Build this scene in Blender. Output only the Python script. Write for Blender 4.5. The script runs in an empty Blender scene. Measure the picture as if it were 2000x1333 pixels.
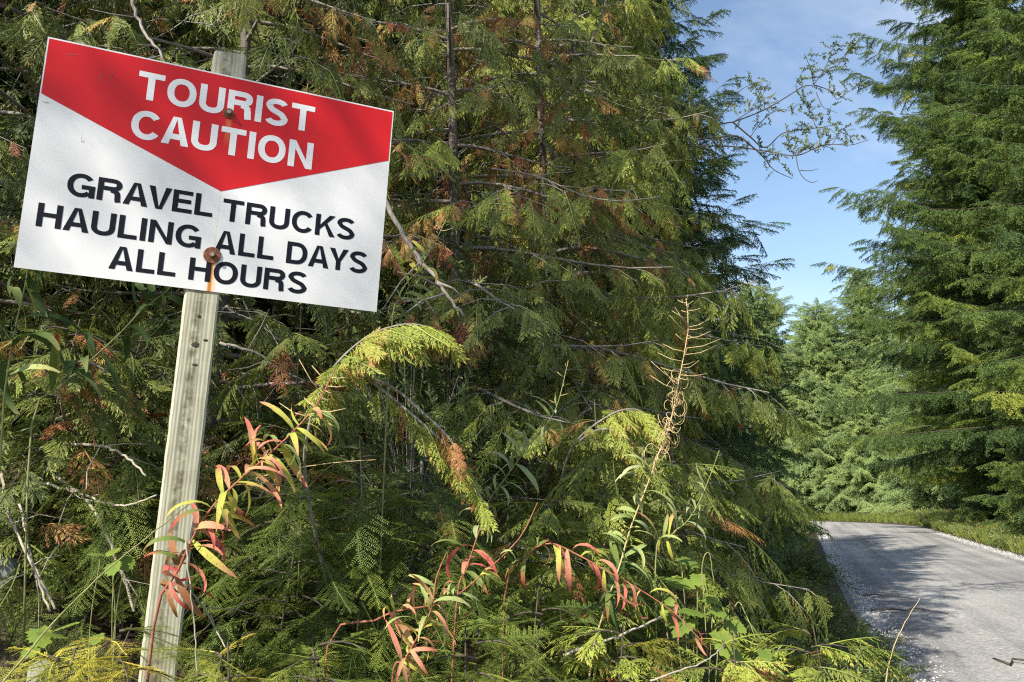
import bpy, math, random
import numpy as np
from mathutils import Vector, Matrix

# ------------------------------------------------------------------ camera, sky, sun, exposure
S = bpy.context.scene
COL = S.collection
R = math.radians
PITCH = R(11.258)
F = 1600.0
cam_d = bpy.data.cameras.new('camera')
cam_d.sensor_width = 36.0
cam_d.lens = F / 2000.0 * 36.0
cam_d.clip_start = 0.02
cam_d.clip_end = 2000.0
cam = bpy.data.objects.new('camera', cam_d)
cam.location = (0, 0, 0)
cam.rotation_euler = (R(90) + PITCH, 0, 0)
COL.objects.link(cam)
S.camera = cam

SUN_EL = R(36.5)
SUN_AZ = R(-129)         # direction to the sun in the ground plane, degrees from +X: behind the camera, to the left
sun_dir = Vector((math.cos(SUN_EL) * math.cos(SUN_AZ), math.cos(SUN_EL) * math.sin(SUN_AZ), math.sin(SUN_EL)))
world = bpy.data.worlds.new('World')
S.world = world
world.use_nodes = True
wn = world.node_tree.nodes
wl = world.node_tree.links
sky = wn.new('ShaderNodeTexSky')
sky.sky_type = 'NISHITA'
sky.sun_disc = False
sky.sun_elevation = SUN_EL
sky.sun_rotation = math.atan2(sun_dir.x, sun_dir.y)
sky.altitude = 300
sky.air_density = 1.15
sky.dust_density = 0.9
sky.ozone_density = 1.3
wtc = wn.new('ShaderNodeTexCoord')
wmp = wn.new('ShaderNodeMapping')
wmp.inputs['Rotation'].default_value = (0, 0, R(35))
wmp.inputs['Scale'].default_value = (2.2, 6.0, 5.0)
wl.new(wtc.outputs['Generated'], wmp.inputs[0])
wnz = wn.new('ShaderNodeTexNoise')
wnz.inputs['Scale'].default_value = 1.0
wnz.inputs['Detail'].default_value = 7
wnz.inputs['Roughness'].default_value = 0.6
wl.new(wmp.outputs[0], wnz.inputs['Vector'])
wmr = wn.new('ShaderNodeMapRange')
wmr.inputs['From Min'].default_value = 0.45
wmr.inputs['From Max'].default_value = 0.80
wmr.inputs['To Max'].default_value = 0.55
wl.new(wnz.outputs['Fac'], wmr.inputs['Value'])
wmx = wn.new('ShaderNodeMixRGB')
wmx.inputs[2].default_value = (5.2, 5.6, 6.0, 1)
wl.new(wmr.outputs[0], wmx.inputs[0])
wl.new(sky.outputs[0], wmx.inputs[1])
wl.new(wmx.outputs[0], wn['Background'].inputs[0])
wn['Background'].inputs[1].default_value = 0.112
sun_l = bpy.data.lights.new('sun', 'SUN')
sun_l.energy = 5.0
sun_l.angle = R(0.55)
sun_l.color = (1.0, 0.92, 0.79)
sun = bpy.data.objects.new('sun', sun_l)
sun.rotation_euler = sun_dir.to_track_quat('Z', 'Y').to_euler()
COL.objects.link(sun)
S.view_settings.view_transform = 'Standard'
S.view_settings.look = 'None'
S.view_settings.gamma = 1.0
S.view_settings.use_curve_mapping = False
S.view_settings.exposure = 0.9
try:
    S.cycles.use_denoising = False
    S.cycles.use_adaptive_sampling = False
    S.cycles.pixel_filter_type = 'BLACKMAN_HARRIS'
    S.cycles.filter_width = 1.15
    S.cycles.max_bounces = 6
    S.cycles.diffuse_bounces = 3
    S.cycles.transmission_bounces = 4
    S.cycles.transparent_max_bounces = 4
    S.cycles.caustics_reflective = False
    S.cycles.caustics_refractive = False
except Exception:
    pass

# ------------------------------------------------------------------ helpers
CP, SP = math.cos(PITCH), math.sin(PITCH)


def at(x, y, Y):
    """world point seen at photo pixel (x, y), standing Y metres ahead"""
    a, b = (x - 1000.0) / F, -(y - 666.5) / F
    d = np.array([a, CP - SP * b, SP + CP * b])
    return d * (Y / d[1])


class MB:
    """collects geometry for one mesh, with one float attribute per vertex"""

    def __init__(self):
        self.v, self.f, self.a, self.n = [], [], [], 0

    def add(self, verts, faces, a=0.0):
        verts = np.asarray(verts, float).reshape(-1, 3)
        k = len(verts)
        self.v.append(verts)
        self.a.append(np.broadcast_to(np.asarray(a, float), (k,)))
        n = self.n
        self.f.extend([tuple(i + n for i in f) for f in faces])
        self.n += k

    def tube(self, pts, rad, sides=5, a=0.0, cap=True):
        pts = np.asarray(pts, float)
        m = len(pts)
        rad = np.broadcast_to(np.asarray(rad, float), (m,))
        t = np.gradient(pts, axis=0)
        t /= np.linalg.norm(t, axis=1)[:, None] + 1e-12
        ref = np.array([0, 0, 1.0]) if abs(t[0, 2]) < 0.9 else np.array([1.0, 0, 0])
        u = np.cross(t, ref)
        u /= np.linalg.norm(u, axis=1)[:, None] + 1e-12
        w = np.cross(t, u)
        ang = np.arange(sides) * 2 * math.pi / sides
        ring = (np.cos(ang)[None, :, None] * u[:, None, :] + np.sin(ang)[None, :, None] * w[:, None, :]) * rad[:, None, None]
        vs = (pts[:, None, :] + ring).reshape(-1, 3)
        fs = []
        for i in range(m - 1):
            for j in range(sides):
                k = (j + 1) % sides
                fs.append((i * sides + j, i * sides + k, (i + 1) * sides + k, (i + 1) * sides + j))
        if cap:
            fs.append(tuple(range(sides))[::-1])
            fs.append(tuple((m - 1) * sides + j for j in range(sides)))
        self.add(vs, fs, a)

    def box(self, lo, hi, a=0.0):
        x0, y0, z0 = lo
        x1, y1, z1 = hi
        vs = [(x0, y0, z0), (x1, y0, z0), (x1, y1, z0), (x0, y1, z0), (x0, y0, z1), (x1, y0, z1), (x1, y1, z1), (x0, y1, z1)]
        self.add(vs, [(3, 2, 1, 0), (4, 5, 6, 7), (0, 1, 5, 4), (1, 2, 6, 5), (2, 3, 7, 6), (3, 0, 4, 7)], a)

    def mesh(self, name, mat=None, smooth=True):
        me = bpy.data.meshes.new(name)
        v = np.concatenate(self.v) if self.v else np.zeros((0, 3))
        me.from_pydata(v.tolist(), [], self.f)
        at_ = me.attributes.new('v', 'FLOAT', 'POINT')
        if len(v):
            at_.data.foreach_set('value', np.concatenate(self.a).astype(np.float32))
        if mat:
            me.materials.append(mat)
        if smooth:
            me.polygons.foreach_set('use_smooth', np.ones(len(me.polygons), bool))
        me.update()
        return me


def link(name, me, parent=None, loc=None):
    o = bpy.data.objects.new(name, me)
    COL.objects.link(o)
    if parent:
        o.parent = parent
    if loc is not None:
        o.location = loc
    return o


def tag(o, label, cat, group=None, kind=None):
    if label:
        o['label'] = label
    if cat:
        o['category'] = cat
    if group:
        o['group'] = group
    if kind:
        o['kind'] = kind
    return o


def smooth01(x, a, b):
    x = np.clip((x - a) / (b - a), 0, 1)
    return x * x * (3 - 2 * x)


def nrm(v):
    v = np.asarray(v, float)
    return v / (np.linalg.norm(v) + 1e-12)


def bez(pts, n=16):
    """smooth curve through the points (Catmull-Rom)"""
    p = np.asarray(pts, float)
    q = np.vstack([2 * p[0] - p[1], p, 2 * p[-1] - p[-2]])
    out = []
    m = len(p) - 1
    per = max(2, n // m)
    for i in range(m):
        p0, p1, p2, p3 = q[i], q[i + 1], q[i + 2], q[i + 3]
        for k in range(per):
            t = k / per
            out.append(0.5 * ((2 * p1) + (-p0 + p2) * t + (2 * p0 - 5 * p1 + 4 * p2 - p3) * t * t + (-p0 + 3 * p1 - 3 * p2 + p3) * t ** 3))
    out.append(p[-1])
    return np.array(out)


# ------------------------------------------------------------------ materials
def mat(name):
    m = bpy.data.materials.new(name)
    m.use_nodes = True
    nt = m.node_tree
    return m, nt.nodes, nt.links, nt.nodes['Principled BSDF'], nt.nodes['Material Output']


def ramp(n, stops, interp='LINEAR'):
    r = n.new('ShaderNodeValToRGB')
    r.color_ramp.interpolation = interp
    el = r.color_ramp.elements
    while len(el) < len(stops):
        el.new(0.5)
    for e, (p, c) in zip(el, stops):
        e.position = p
        e.color = (*c, 1)
    return r


def math_node(n, op, a=None, b=None):
    m = n.new('ShaderNodeMath')
    m.operation = op
    if a is not None:
        m.inputs[0].default_value = a
    if b is not None:
        m.inputs[1].default_value = b
    return m


def leaf_mat(name, stops, trans=0.28, rough=0.5, spec=0.35, var=0.10, source='inst'):
    """foliage: colour from the spray's own tint (0..1), varied from leaflet to leaflet; lets some light through"""
    m, n, l, b, out = mat(name)
    ta = n.new('ShaderNodeAttribute')
    ta.attribute_name = 'tint'
    ta.attribute_type = 'INSTANCER' if source == 'inst' else 'GEOMETRY'
    va = n.new('ShaderNodeAttribute')
    va.attribute_name = 'v'
    m1 = math_node(n, 'SUBTRACT', b=0.5)
    m2 = math_node(n, 'MULTIPLY', b=var * 2)
    m3 = math_node(n, 'ADD')
    l.new(va.outputs['Fac'], m1.inputs[0])
    l.new(m1.outputs[0], m2.inputs[0])
    l.new(m2.outputs[0], m3.inputs[0])
    l.new(ta.outputs['Fac'], m3.inputs[1])
    r = ramp(n, stops)
    l.new(m3.outputs[0], r.inputs[0])
    l.new(r.outputs[0], b.inputs['Base Color'])
    b.inputs['Roughness'].default_value = rough
    b.inputs['Specular IOR Level'].default_value = spec
    tr = n.new('ShaderNodeBsdfTranslucent')
    l.new(r.outputs[0], tr.inputs[0])
    mx = n.new('ShaderNodeMixShader')
    mx.inputs[0].default_value = trans
    l.new(b.outputs[0], mx.inputs[1])
    l.new(tr.outputs[0], mx.inputs[2])
    l.new(mx.outputs[0], out.inputs[0])
    return m


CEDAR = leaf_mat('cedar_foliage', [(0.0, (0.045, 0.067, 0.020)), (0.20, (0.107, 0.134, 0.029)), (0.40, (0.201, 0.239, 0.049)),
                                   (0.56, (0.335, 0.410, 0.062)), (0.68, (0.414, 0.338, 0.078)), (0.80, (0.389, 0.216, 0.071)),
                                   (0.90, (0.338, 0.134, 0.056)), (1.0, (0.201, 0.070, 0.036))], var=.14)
HEML = leaf_mat('hemlock_foliage', [(0.0, (0.036, 0.072, 0.023)), (0.25, (0.099, 0.149, 0.032)), (0.5, (0.220, 0.278, 0.050)),
                                    (0.75, (0.540, 0.530, 0.081)), (1.0, (0.772, 0.603, 0.103))])
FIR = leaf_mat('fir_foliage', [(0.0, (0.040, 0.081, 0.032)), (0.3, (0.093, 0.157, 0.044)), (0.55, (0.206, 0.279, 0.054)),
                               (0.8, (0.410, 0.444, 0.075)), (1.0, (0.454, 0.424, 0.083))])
HAZED = leaf_mat('hazed_conifer_foliage', [(0.0, (0.108, 0.167, 0.078)), (0.4, (0.234, 0.335, 0.138)), (0.7, (0.395, 0.502, 0.190)), (1.0, (0.539, 0.576, 0.208))])  # pale green of the far trees, with distance haze mixed into the colour
BROAD = leaf_mat('small_leaf_foliage', [(0.0, (0.042, 0.070, 0.022)), (0.3, (0.098, 0.140, 0.042)), (0.6, (0.182, 0.224, 0.084)),
                                        (0.8, (0.308, 0.322, 0.098)), (1.0, (0.420, 0.140, 0.056))], trans=0.32)


def bark_mat(name, c1, c2, scale=30.0):
    m, n, l, b, out = mat(name)
    tc = n.new('ShaderNodeTexCoord')
    mp = n.new('ShaderNodeMapping')
    mp.inputs['Scale'].default_value = (1, 1, 0.25)
    l.new(tc.outputs['Object'], mp.inputs[0])
    nz = n.new('ShaderNodeTexNoise')
    nz.inputs['Scale'].default_value = scale
    nz.inputs['Detail'].default_value = 6
    l.new(mp.outputs[0], nz.inputs['Vector'])
    r = ramp(n, [(0.3, c1), (0.7, c2)])
    l.new(nz.outputs['Fac'], r.inputs[0])
    l.new(r.outputs[0], b.inputs['Base Color'])
    b.inputs['Roughness'].default_value = 0.85
    bp = n.new('ShaderNodeBump')
    bp.inputs['Strength'].default_value = 0.6
    bp.inputs['Distance'].default_value = 0.01
    l.new(nz.outputs['Fac'], bp.inputs['Height'])
    l.new(bp.outputs[0], b.inputs['Normal'])
    return m


BARK = bark_mat('grey_brown_bark', (0.050, 0.038, 0.028), (0.170, 0.150, 0.125))
TWIG = bark_mat('grey_twig_bark', (0.120, 0.105, 0.088), (0.300, 0.275, 0.240), 60)
DRY = bark_mat('dry_stalk', (0.230, 0.200, 0.150), (0.420, 0.380, 0.300), 80)
DARKBARK = bark_mat('dark_bark', (0.035, 0.026, 0.020), (0.100, 0.080, 0.060))
REDSTEM = bark_mat('red_stem', (0.200, 0.060, 0.040), (0.320, 0.130, 0.070), 60)
STRAW = bark_mat('straw_stem', (0.360, 0.270, 0.130), (0.520, 0.400, 0.210), 60)
GREENSTEM = bark_mat('green_stem', (0.150, 0.170, 0.060), (0.270, 0.270, 0.110), 60)

# ------------------------------------------------------------------ ground and road
YAW = R(19.0)
DV = np.array([math.sin(YAW), math.cos(YAW)])      # along the road
NV = np.array([math.cos(YAW), -math.sin(YAW)])     # to the right of it
H0 = 1.65
S0, HW = 3.58, 2.76                                 # road centre offset and half width
# centre line: straight, then a left-hand bend
cl = [(t, S0) for t in np.arange(-20, 52, 2.0)]
RB = 16.0
for k in range(1, 23):
    a = k * math.pi / 36
    cl.append((52 - 2 + RB * math.sin(a), S0 - RB + RB * math.cos(a)))
tl, sl = cl[-1]
pl, ql = cl[-2]
for k in range(1, 30):
    cl.append((tl + (tl - pl) * k, sl + (sl - ql) * k))
CL = np.array(cl)


def ts(x, y):
    return x * DV[0] + y * DV[1], x * NV[0] + y * NV[1]


def xy(t, s):
    return t * DV[0] + s * NV[0], t * DV[1] + s * NV[1]


def road_dist(t, s):
    """signed distance from the centre line (right positive) and the t-like station"""
    t = np.atleast_1d(t).astype(float)
    s = np.atleast_1d(s).astype(float)
    best = np.full(t.shape, 1e9)
    sg = np.zeros(t.shape)
    for i in range(len(CL) - 1):
        a, b = CL[i], CL[i + 1]
        d = b - a
        L = np.hypot(*d)
        u = np.clip(((t - a[0]) * d[0] + (s - a[1]) * d[1]) / L ** 2, 0, 1)
        px, py = t - a[0] - u * d[0], s - a[1] - u * d[1]
        dist = np.hypot(px, py)
        side = np.sign(d[0] * py - d[1] * px)
        w = dist < best
        best = np.where(w, dist, best)
        sg = np.where(w, side, sg)
    return best * sg


def road_z(t):
    return -H0 + 0.45 * smooth01(t, 22, 62)


BANK_E = np.array([-50, 0, 0.5, 1.2, 2.5, 3.4, 4.6, 7, 12, 60.])
BANK_Z = np.array([-.03, -.03, 0.06, 0.30, 1.08, 1.52, 1.86, 2.2, 2.5, 3.0])
VER_E = np.array([-50, 0, 0.5, 1.2, 2.4, 5, 10, 60.])
VER_Z = np.array([-.03, -.03, 0.10, -0.10, 0.12, 0.35, 0.55, 1.5])


def ground_z(x, y):
    x = np.atleast_1d(x).astype(float)
    y = np.atleast_1d(y).astype(float)
    t, s = ts(x, y)
    d = road_dist(t, s)
    z = road_z(t)
    k = 1 - 0.62 * smooth01(t, 9, 26)
    left = np.interp(-d - HW, BANK_E, BANK_Z) * np.where(-d - HW > 0, k, 1)
    right = np.interp(d - HW, VER_E, VER_Z)
    h = np.where(d < 0, left, right)
    rough = 0.05 * np.sin(x * 3.1 + 1.3 * np.sin(y * 2.3)) * np.sin(y * 2.7 + x) + 0.03 * np.sin(x * 7.3 + y * 5.1)
    return z + h + rough * smooth01(np.abs(d) - HW, 0.4, 2.0)


def gz(x, y):
    return float(ground_z(x, y)[0])


def build_ground():
    tt = np.unique(np.concatenate([np.arange(-16, 0, 2.0), np.arange(0, 12, 0.2), np.arange(12, 90, 1.0), [95, 105, 120, 150, 200, 300, 500, 900]]))
    ss = np.unique(np.concatenate([[-900, -400, -200, -100, -60, -40, -30, -24, -20], np.arange(-18, -6, 1.0), np.arange(-6, 2.0, 0.2), np.arange(2, 6, 0.5),
                                   np.arange(6, 12, 0.4), np.arange(12, 26, 2.0), [30, 40, 60, 100, 200, 400, 900]]))
    T, SS = np.meshgrid(tt, ss, indexing='ij')
    X, Y = xy(T, SS)
    Z = ground_z(X.ravel(), Y.ravel())
    v = np.stack([X.ravel(), Y.ravel(), Z], 1)
    m = len(ss)
    fs = []
    for i in range(len(tt) - 1):
        for j in range(m - 1):
            fs.append((i * m + j, i * m + j + 1, (i + 1) * m + j + 1, (i + 1) * m + j))
    fs = [f[::-1] for f in fs]
    b = MB()
    b.add(v, fs)
    return b


def ground_mat():
    m, n, l, b, out = mat('forest_floor')
    tc = n.new('ShaderNodeTexCoord')
    n1 = n.new('ShaderNodeTexNoise')
    n1.inputs['Scale'].default_value = 2.2
    n1.inputs['Detail'].default_value = 8
    n1.inputs['Roughness'].default_value = 0.7
    n2 = n.new('ShaderNodeTexNoise')
    n2.inputs['Scale'].default_value = 45
    n2.inputs['Detail'].default_value = 5
    l.new(tc.outputs['Object'], n1.inputs['Vector'])
    l.new(tc.outputs['Object'], n2.inputs['Vector'])
    r1 = ramp(n, [(0.35, (0.050, 0.036, 0.022)), (0.5, (0.085, 0.060, 0.030)), (0.62, (0.060, 0.070, 0.020)), (0.75, (0.110, 0.090, 0.050))])
    r2 = ramp(n, [(0.3, (0.35, 0.35, 0.35)), (0.7, (1.3, 1.25, 1.2))])
    l.new(n1.outputs['Fac'], r1.inputs[0])
    l.new(n2.outputs['Fac'], r2.inputs[0])
    mx = n.new('ShaderNodeMixRGB')
    mx.blend_type = 'MULTIPLY'
    mx.inputs[0].default_value = 1
    l.new(r1.outputs[0], mx.inputs[1])
    l.new(r2.outputs[0], mx.inputs[2])
    l.new(mx.outputs[0], b.inputs['Base Color'])
    b.inputs['Roughness'].default_value = 0.95
    bp = n.new('ShaderNodeBump')
    bp.inputs['Strength'].default_value = 0.9
    bp.inputs['Distance'].default_value = 0.03
    l.new(n2.outputs['Fac'], bp.inputs['Height'])
    l.new(bp.outputs[0], b.inputs['Normal'])
    return m


def road_mat():
    m, n, l, b, out = mat('grey_gravel_road')
    tc = n.new('ShaderNodeTexCoord')
    big = n.new('ShaderNodeTexNoise')
    big.inputs['Scale'].default_value = 0.5
    big.inputs['Detail'].default_value = 6
    vo = n.new('ShaderNodeTexVoronoi')
    vo.inputs['Scale'].default_value = 38
    nz = n.new('ShaderNodeTexNoise')
    nz.inputs['Scale'].default_value = 16
    nz.inputs['Detail'].default_value = 8
    for q in (big, vo, nz):
        l.new(tc.outputs['Object'], q.inputs['Vector'])
    r1 = ramp(n, [(0.30, (0.245, 0.242, 0.238)), (0.70, (0.360, 0.355, 0.345))])
    l.new(big.outputs['Fac'], r1.inputs[0])
    r2 = ramp(n, [(0.0, (0.55, 0.55, 0.56)), (0.55, (0.95, 0.95, 0.95)), (0.85, (1.15, 1.14, 1.12)), (1.0, (1.9, 1.88, 1.85))])
    l.new(vo.outputs['Color'], r2.inputs[0])
    mx = n.new('ShaderNodeMixRGB')
    mx.blend_type = 'MULTIPLY'
    mx.inputs[0].default_value = 0.8
    l.new(r1.outputs[0], mx.inputs[1])
    l.new(r2.outputs[0], mx.inputs[2])
    r3 = ramp(n, [(0.3, (0.82, 0.82, 0.82)), (0.7, (1.1, 1.1, 1.1))])
    l.new(nz.outputs['Fac'], r3.inputs[0])
    m2 = n.new('ShaderNodeMixRGB')
    m2.blend_type = 'MULTIPLY'
    m2.inputs[0].default_value = 1
    l.new(mx.outputs[0], m2.inputs[1])
    l.new(r3.outputs[0], m2.inputs[2])
    mpr = n.new('ShaderNodeMapping')
    mpr.inputs['Rotation'].default_value = (0, 0, YAW)
    l.new(tc.outputs['Object'], mpr.inputs[0])
    mps = n.new('ShaderNodeMapping')
    mps.inputs['Scale'].default_value = (1.5, .05, 1)
    l.new(mpr.outputs[0], mps.inputs[0])
    trk = n.new('ShaderNodeTexNoise')
    trk.inputs['Scale'].default_value = 1.6
    trk.inputs['Detail'].default_value = 5
    l.new(mps.outputs[0], trk.inputs['Vector'])
    r4 = ramp(n, [(.35, (.76, .76, .77)), (.5, (1, 1, 1)), (.66, (1.22, 1.21, 1.19))])
    l.new(trk.outputs['Fac'], r4.inputs[0])
    m3 = n.new('ShaderNodeMixRGB')
    m3.blend_type = 'MULTIPLY'
    m3.inputs[0].default_value = 1
    l.new(m2.outputs[0], m3.inputs[1])
    l.new(r4.outputs[0], m3.inputs[2])
    l.new(m3.outputs[0], b.inputs['Base Color'])
    b.inputs['Roughness'].default_value = 0.9
    b.inputs['Specular IOR Level'].default_value = 0.2
    bp = n.new('ShaderNodeBump')
    bp.inputs['Strength'].default_value = 0.5
    bp.inputs['Distance'].default_value = 0.012
    l.new(vo.outputs['Distance'], bp.inputs['Height'])
    bp2 = n.new('ShaderNodeBump')
    bp2.inputs['Strength'].default_value = 0.5
    bp2.inputs['Distance'].default_value = 0.03
    l.new(nz.outputs['Fac'], bp2.inputs['Height'])
    l.new(bp.outputs[0], bp2.inputs['Normal'])
    l.new(bp2.outputs[0], b.inputs['Normal'])
    return m


g = link('ground', build_ground().mesh('ground', ground_mat()))
tag(g, 'mossy brown forest floor rising as a bank beside the gravel road', None, kind='structure')


def build_road():
    b = MB()
    c = CL[1:]
    d = np.gradient(c, axis=0)
    d /= np.linalg.norm(d, axis=1)[:, None]
    # left-turning: right normal in (t, s) space is (-ds, dt)
    nn = np.stack([-d[:, 1], d[:, 0]], 1)
    off = np.linspace(-HW - 0.25, HW + 0.25, 15)
    rows = []
    rg = np.random.default_rng(4)
    for i in range(len(c)):
        edge = np.zeros(15)
        edge[0] = rg.uniform(-.12, .12)
        edge[-1] = rg.uniform(-.12, .12)
        p = c[i][None] + (off + edge)[:, None] * nn[i][None]
        x, y = xy(p[:, 0], p[:, 1])
        crown = 0.05 * (1 - (off / HW) ** 2)
        ruts = -0.02 * (np.exp(-((off - .9) / .3) ** 2) + np.exp(-((off + .9) / .3) ** 2))
        z = road_z(p[:, 0]) + np.maximum(crown + ruts, -0.012) + 0.004
        rows.append(np.stack([x, y, z], 1))
    v = np.concatenate(rows)
    fs = []
    for i in range(len(c) - 1):
        for j in range(14):
            fs.append((i * 15 + j, i * 15 + j + 1, (i + 1) * 15 + j + 1, (i + 1) * 15 + j)[::-1])
    b.add(v, fs)
    return b


rd = link('road', build_road().mesh('road', road_mat()))
tag(rd, 'pale grey gravel road curving away to the left between trees', None, kind='structure')


# ------------------------------------------------------------------ foliage prototypes and scattering
PROTO = {}


def proto(name, meshes):
    c = bpy.data.collections.new(name)
    for i, me in enumerate(meshes):
        o = bpy.data.objects.new('%s_%02d' % (name, i), me)
        c.objects.link(o)
    PROTO[name] = c


def blade(b, p, d, nn, L, w, a, bend=0.0):
    """one diamond leaflet from p along d, lying in the plane with normal nn"""
    s = np.cross(nn, d)
    s /= np.linalg.norm(s) + 1e-9
    q = p + d * L - nn * bend * L
    mid = p + d * L * 0.45 - nn * bend * L * 0.2
    b.add([p, mid + s * w / 2, q, mid - s * w / 2], [(0, 1, 2, 3)], a)


def cedar_spray(seed):
    """flat drooping fan of scale-leaved branchlets; unit length along +X, face +Z"""
    rg = np.random.default_rng(seed)
    b = MB()
    Z = np.array([0, 0, 1.0])
    n = 10
    curl = rg.uniform(0.10, 0.30)
    wid = rg.uniform(.26, .40)
    bend = rg.uniform(-.12, .12)

    def axis(u):
        return np.array([u, 0.04 * math.sin(u * 3 + seed) + bend * u * u, -curl * u * u])
    b.tube([axis(u) for u in np.linspace(0, 1, 7)], np.linspace(0.011, 0.005, 7), 3, 0.6, False)
    for i in range(n):
        u = 0.07 + 0.88 * i / n
        prof = (wid * (1 - u) ** 0.8 + 0.07) * min(1, 0.5 + u * 2.2)
        for sd in (-1, 1):
            if rg.random() < .10:
                continue
            L = prof * rg.uniform(0.5, 1.25)
            an = R(rg.uniform(30, 50))
            d = nrm([math.cos(an), sd * math.sin(an), -0.2 - rg.uniform(0, 0.5)])
            p0 = axis(u + (0.045 if sd > 0 else 0))
            k = max(2, int(L / 0.06))
            nn = nrm(np.array([0, -sd * 0.25 + rg.normal() * .25, 1.0]))
            perp = np.cross(nn, d)
            side0 = rg.integers(2)
            for j in range(k):
                f = (j + 0.4) / k
                p = p0 + d * L * f - Z * 0.22 * L * f * f
                ll = (0.12 * (1 - 0.5 * f)) * rg.uniform(0.6, 1.3)
                for s2 in (-1, 1):
                    a2 = s2 * R(rg.uniform(20, 36))
                    dd = nrm(d * math.cos(a2) + perp * math.sin(a2) - Z * rg.uniform(0, .25))
                    blade(b, p, dd, nn, ll, 0.026, np.clip(0.35 + f * .35 + rg.normal() * .22, 0, 1), rg.uniform(0, .3))
            blade(b, p0 + d * L * .85 - Z * .16 * L, d, nn, 0.12, 0.028, 0.95, 0.2)
            blade(b, p0, d, nn, L, 0.020, 0.5, 0.12)
    blade(b, axis(.96), nrm([1, 0, -.4]), Z, 0.14, 0.03, 0.95)
    return b.mesh('cedar_spray', CEDAR, False)


def hemlock_spray(seed, material):
    """feathery flat spray with two ranks of short needles"""
    rg = np.random.default_rng(seed)
    b = MB()
    Z = np.array([0, 0, 1.0])
    curl = rg.uniform(0.08, 0.2)

    def axis(u):
        return np.array([u, 0.04 * math.sin(u * 4 + seed), -curl * u * u])
    b.tube([axis(u) for u in np.linspace(0, 1, 6)], np.linspace(0.009, 0.004, 6), 3, 0.2, False)

    def needles(p0, d, L, nn):
        k = max(3, int(L / 0.021))
        perp = np.cross(nn, d)
        for j in range(k):
            f = (j + .5) / k
            p = p0 + d * L * f - Z * .12 * L * f * f
            ll = 0.046 * rg.uniform(.7, 1.15) * (1 - .35 * f)
            for s2 in (-1, 1):
                a2 = R(rg.uniform(58, 78))
                dd = nrm(d * math.cos(a2) + s2 * perp * math.sin(a2) + nn * rg.uniform(-.1, .25))
                blade(b, p, dd, nn, ll, 0.011, np.clip(.45 + (f - .5) * .5 + rg.normal() * .18, 0, 1))
    n = 9
    for i in range(n):
        u = 0.08 + .86 * i / n
        prof = (0.42 * (1 - u) ** .8 + .07) * min(1, .5 + u * 2)
        for sd in (-1, 1):
            if rg.random() < .08:
                continue
            an = R(rg.uniform(42, 60))
            d = nrm([math.cos(an), sd * math.sin(an), -.1 - rg.uniform(0, .25)])
            needles(axis(u + (.04 if sd > 0 else 0)), d, prof * rg.uniform(.7, 1.15), nrm([0, rg.normal() * .15, 1]))
    for i in range(8):
        needles(axis(i / 8), nrm(axis((i + 1) / 8) - axis(i / 8)), .125, Z)
    return b.mesh('hemlock_spray', material, False)


def fir_spray(seed, mtl=None):
    """conifer bough seen from some way off: twigs clothed with narrow blades, tips hanging"""
    rg = np.random.default_rng(seed)
    b = MB()
    Z = np.array([0, 0, 1.0])
    curl = rg.uniform(0.05, .2)

    def axis(u):
        return np.array([u, .05 * math.sin(u * 3 + seed), -curl * u * u])
    b.tube([axis(u) for u in np.linspace(0, 1, 5)], np.linspace(.012, .004, 5), 3, .1, False)

    def brush(p0, d, L, w):
        k = max(3, int(L / .04))
        for j in range(k):
            f = (j + .5) / k
            p = p0 + d * L * f - Z * .2 * L * f * f
            for s2 in range(4):
                q = rg.normal(size=3)
                q -= d * (q @ d)
                q[2] = abs(q[2]) * .8 - .25
                dd = nrm(d * .6 + nrm(q) * .85)
                nn = nrm(np.cross(dd, rg.normal(size=3)) + Z * .8)
                blade(b, p, dd, nn, w * rg.uniform(.7, 1.2), .026, np.clip(.35 + .5 * (f - .5) + rg.normal() * .2, 0, 1))
    for i in range(9):
        u = .06 + .86 * i / 9
        prof = (.30 * (1 - u) ** .6 + .09) * min(1, .5 + 2 * u)
        for sd in (-1, 1):
            an = R(rg.uniform(40, 65))
            d = nrm([math.cos(an), sd * math.sin(an), -.15 - rg.uniform(0, .6)])
            brush(axis(u + (.04 if sd > 0 else 0)), d, prof * rg.uniform(.6, 1.25), .060)
    for i in range(6):
        brush(axis(i / 6), nrm(axis((i + 1) / 6) - axis(i / 6)), .18, .065)
    return b.mesh('fir_spray', mtl or FIR, False)


def oval(b, p, d, nn, L, w, a, fold=.12):
    s = np.cross(nn, d)
    s /= np.linalg.norm(s) + 1e-9
    vs = [p, p + d * L * .35 + s * w * .5 + nn * fold * w, p + d * L * .72 + s * w * .36 + nn * fold * w, p + d * L - nn * .1 * L,
          p + d * L * .72 - s * w * .36 + nn * fold * w, p + d * L * .35 - s * w * .5 + nn * fold * w, p + d * L * .4, p + d * L * .75 - nn * .03 * L]
    b.add(vs, [(0, 1, 6), (1, 2, 7, 6), (2, 3, 7), (0, 6, 5), (6, 7, 4, 5), (7, 3, 4)], a)


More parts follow.
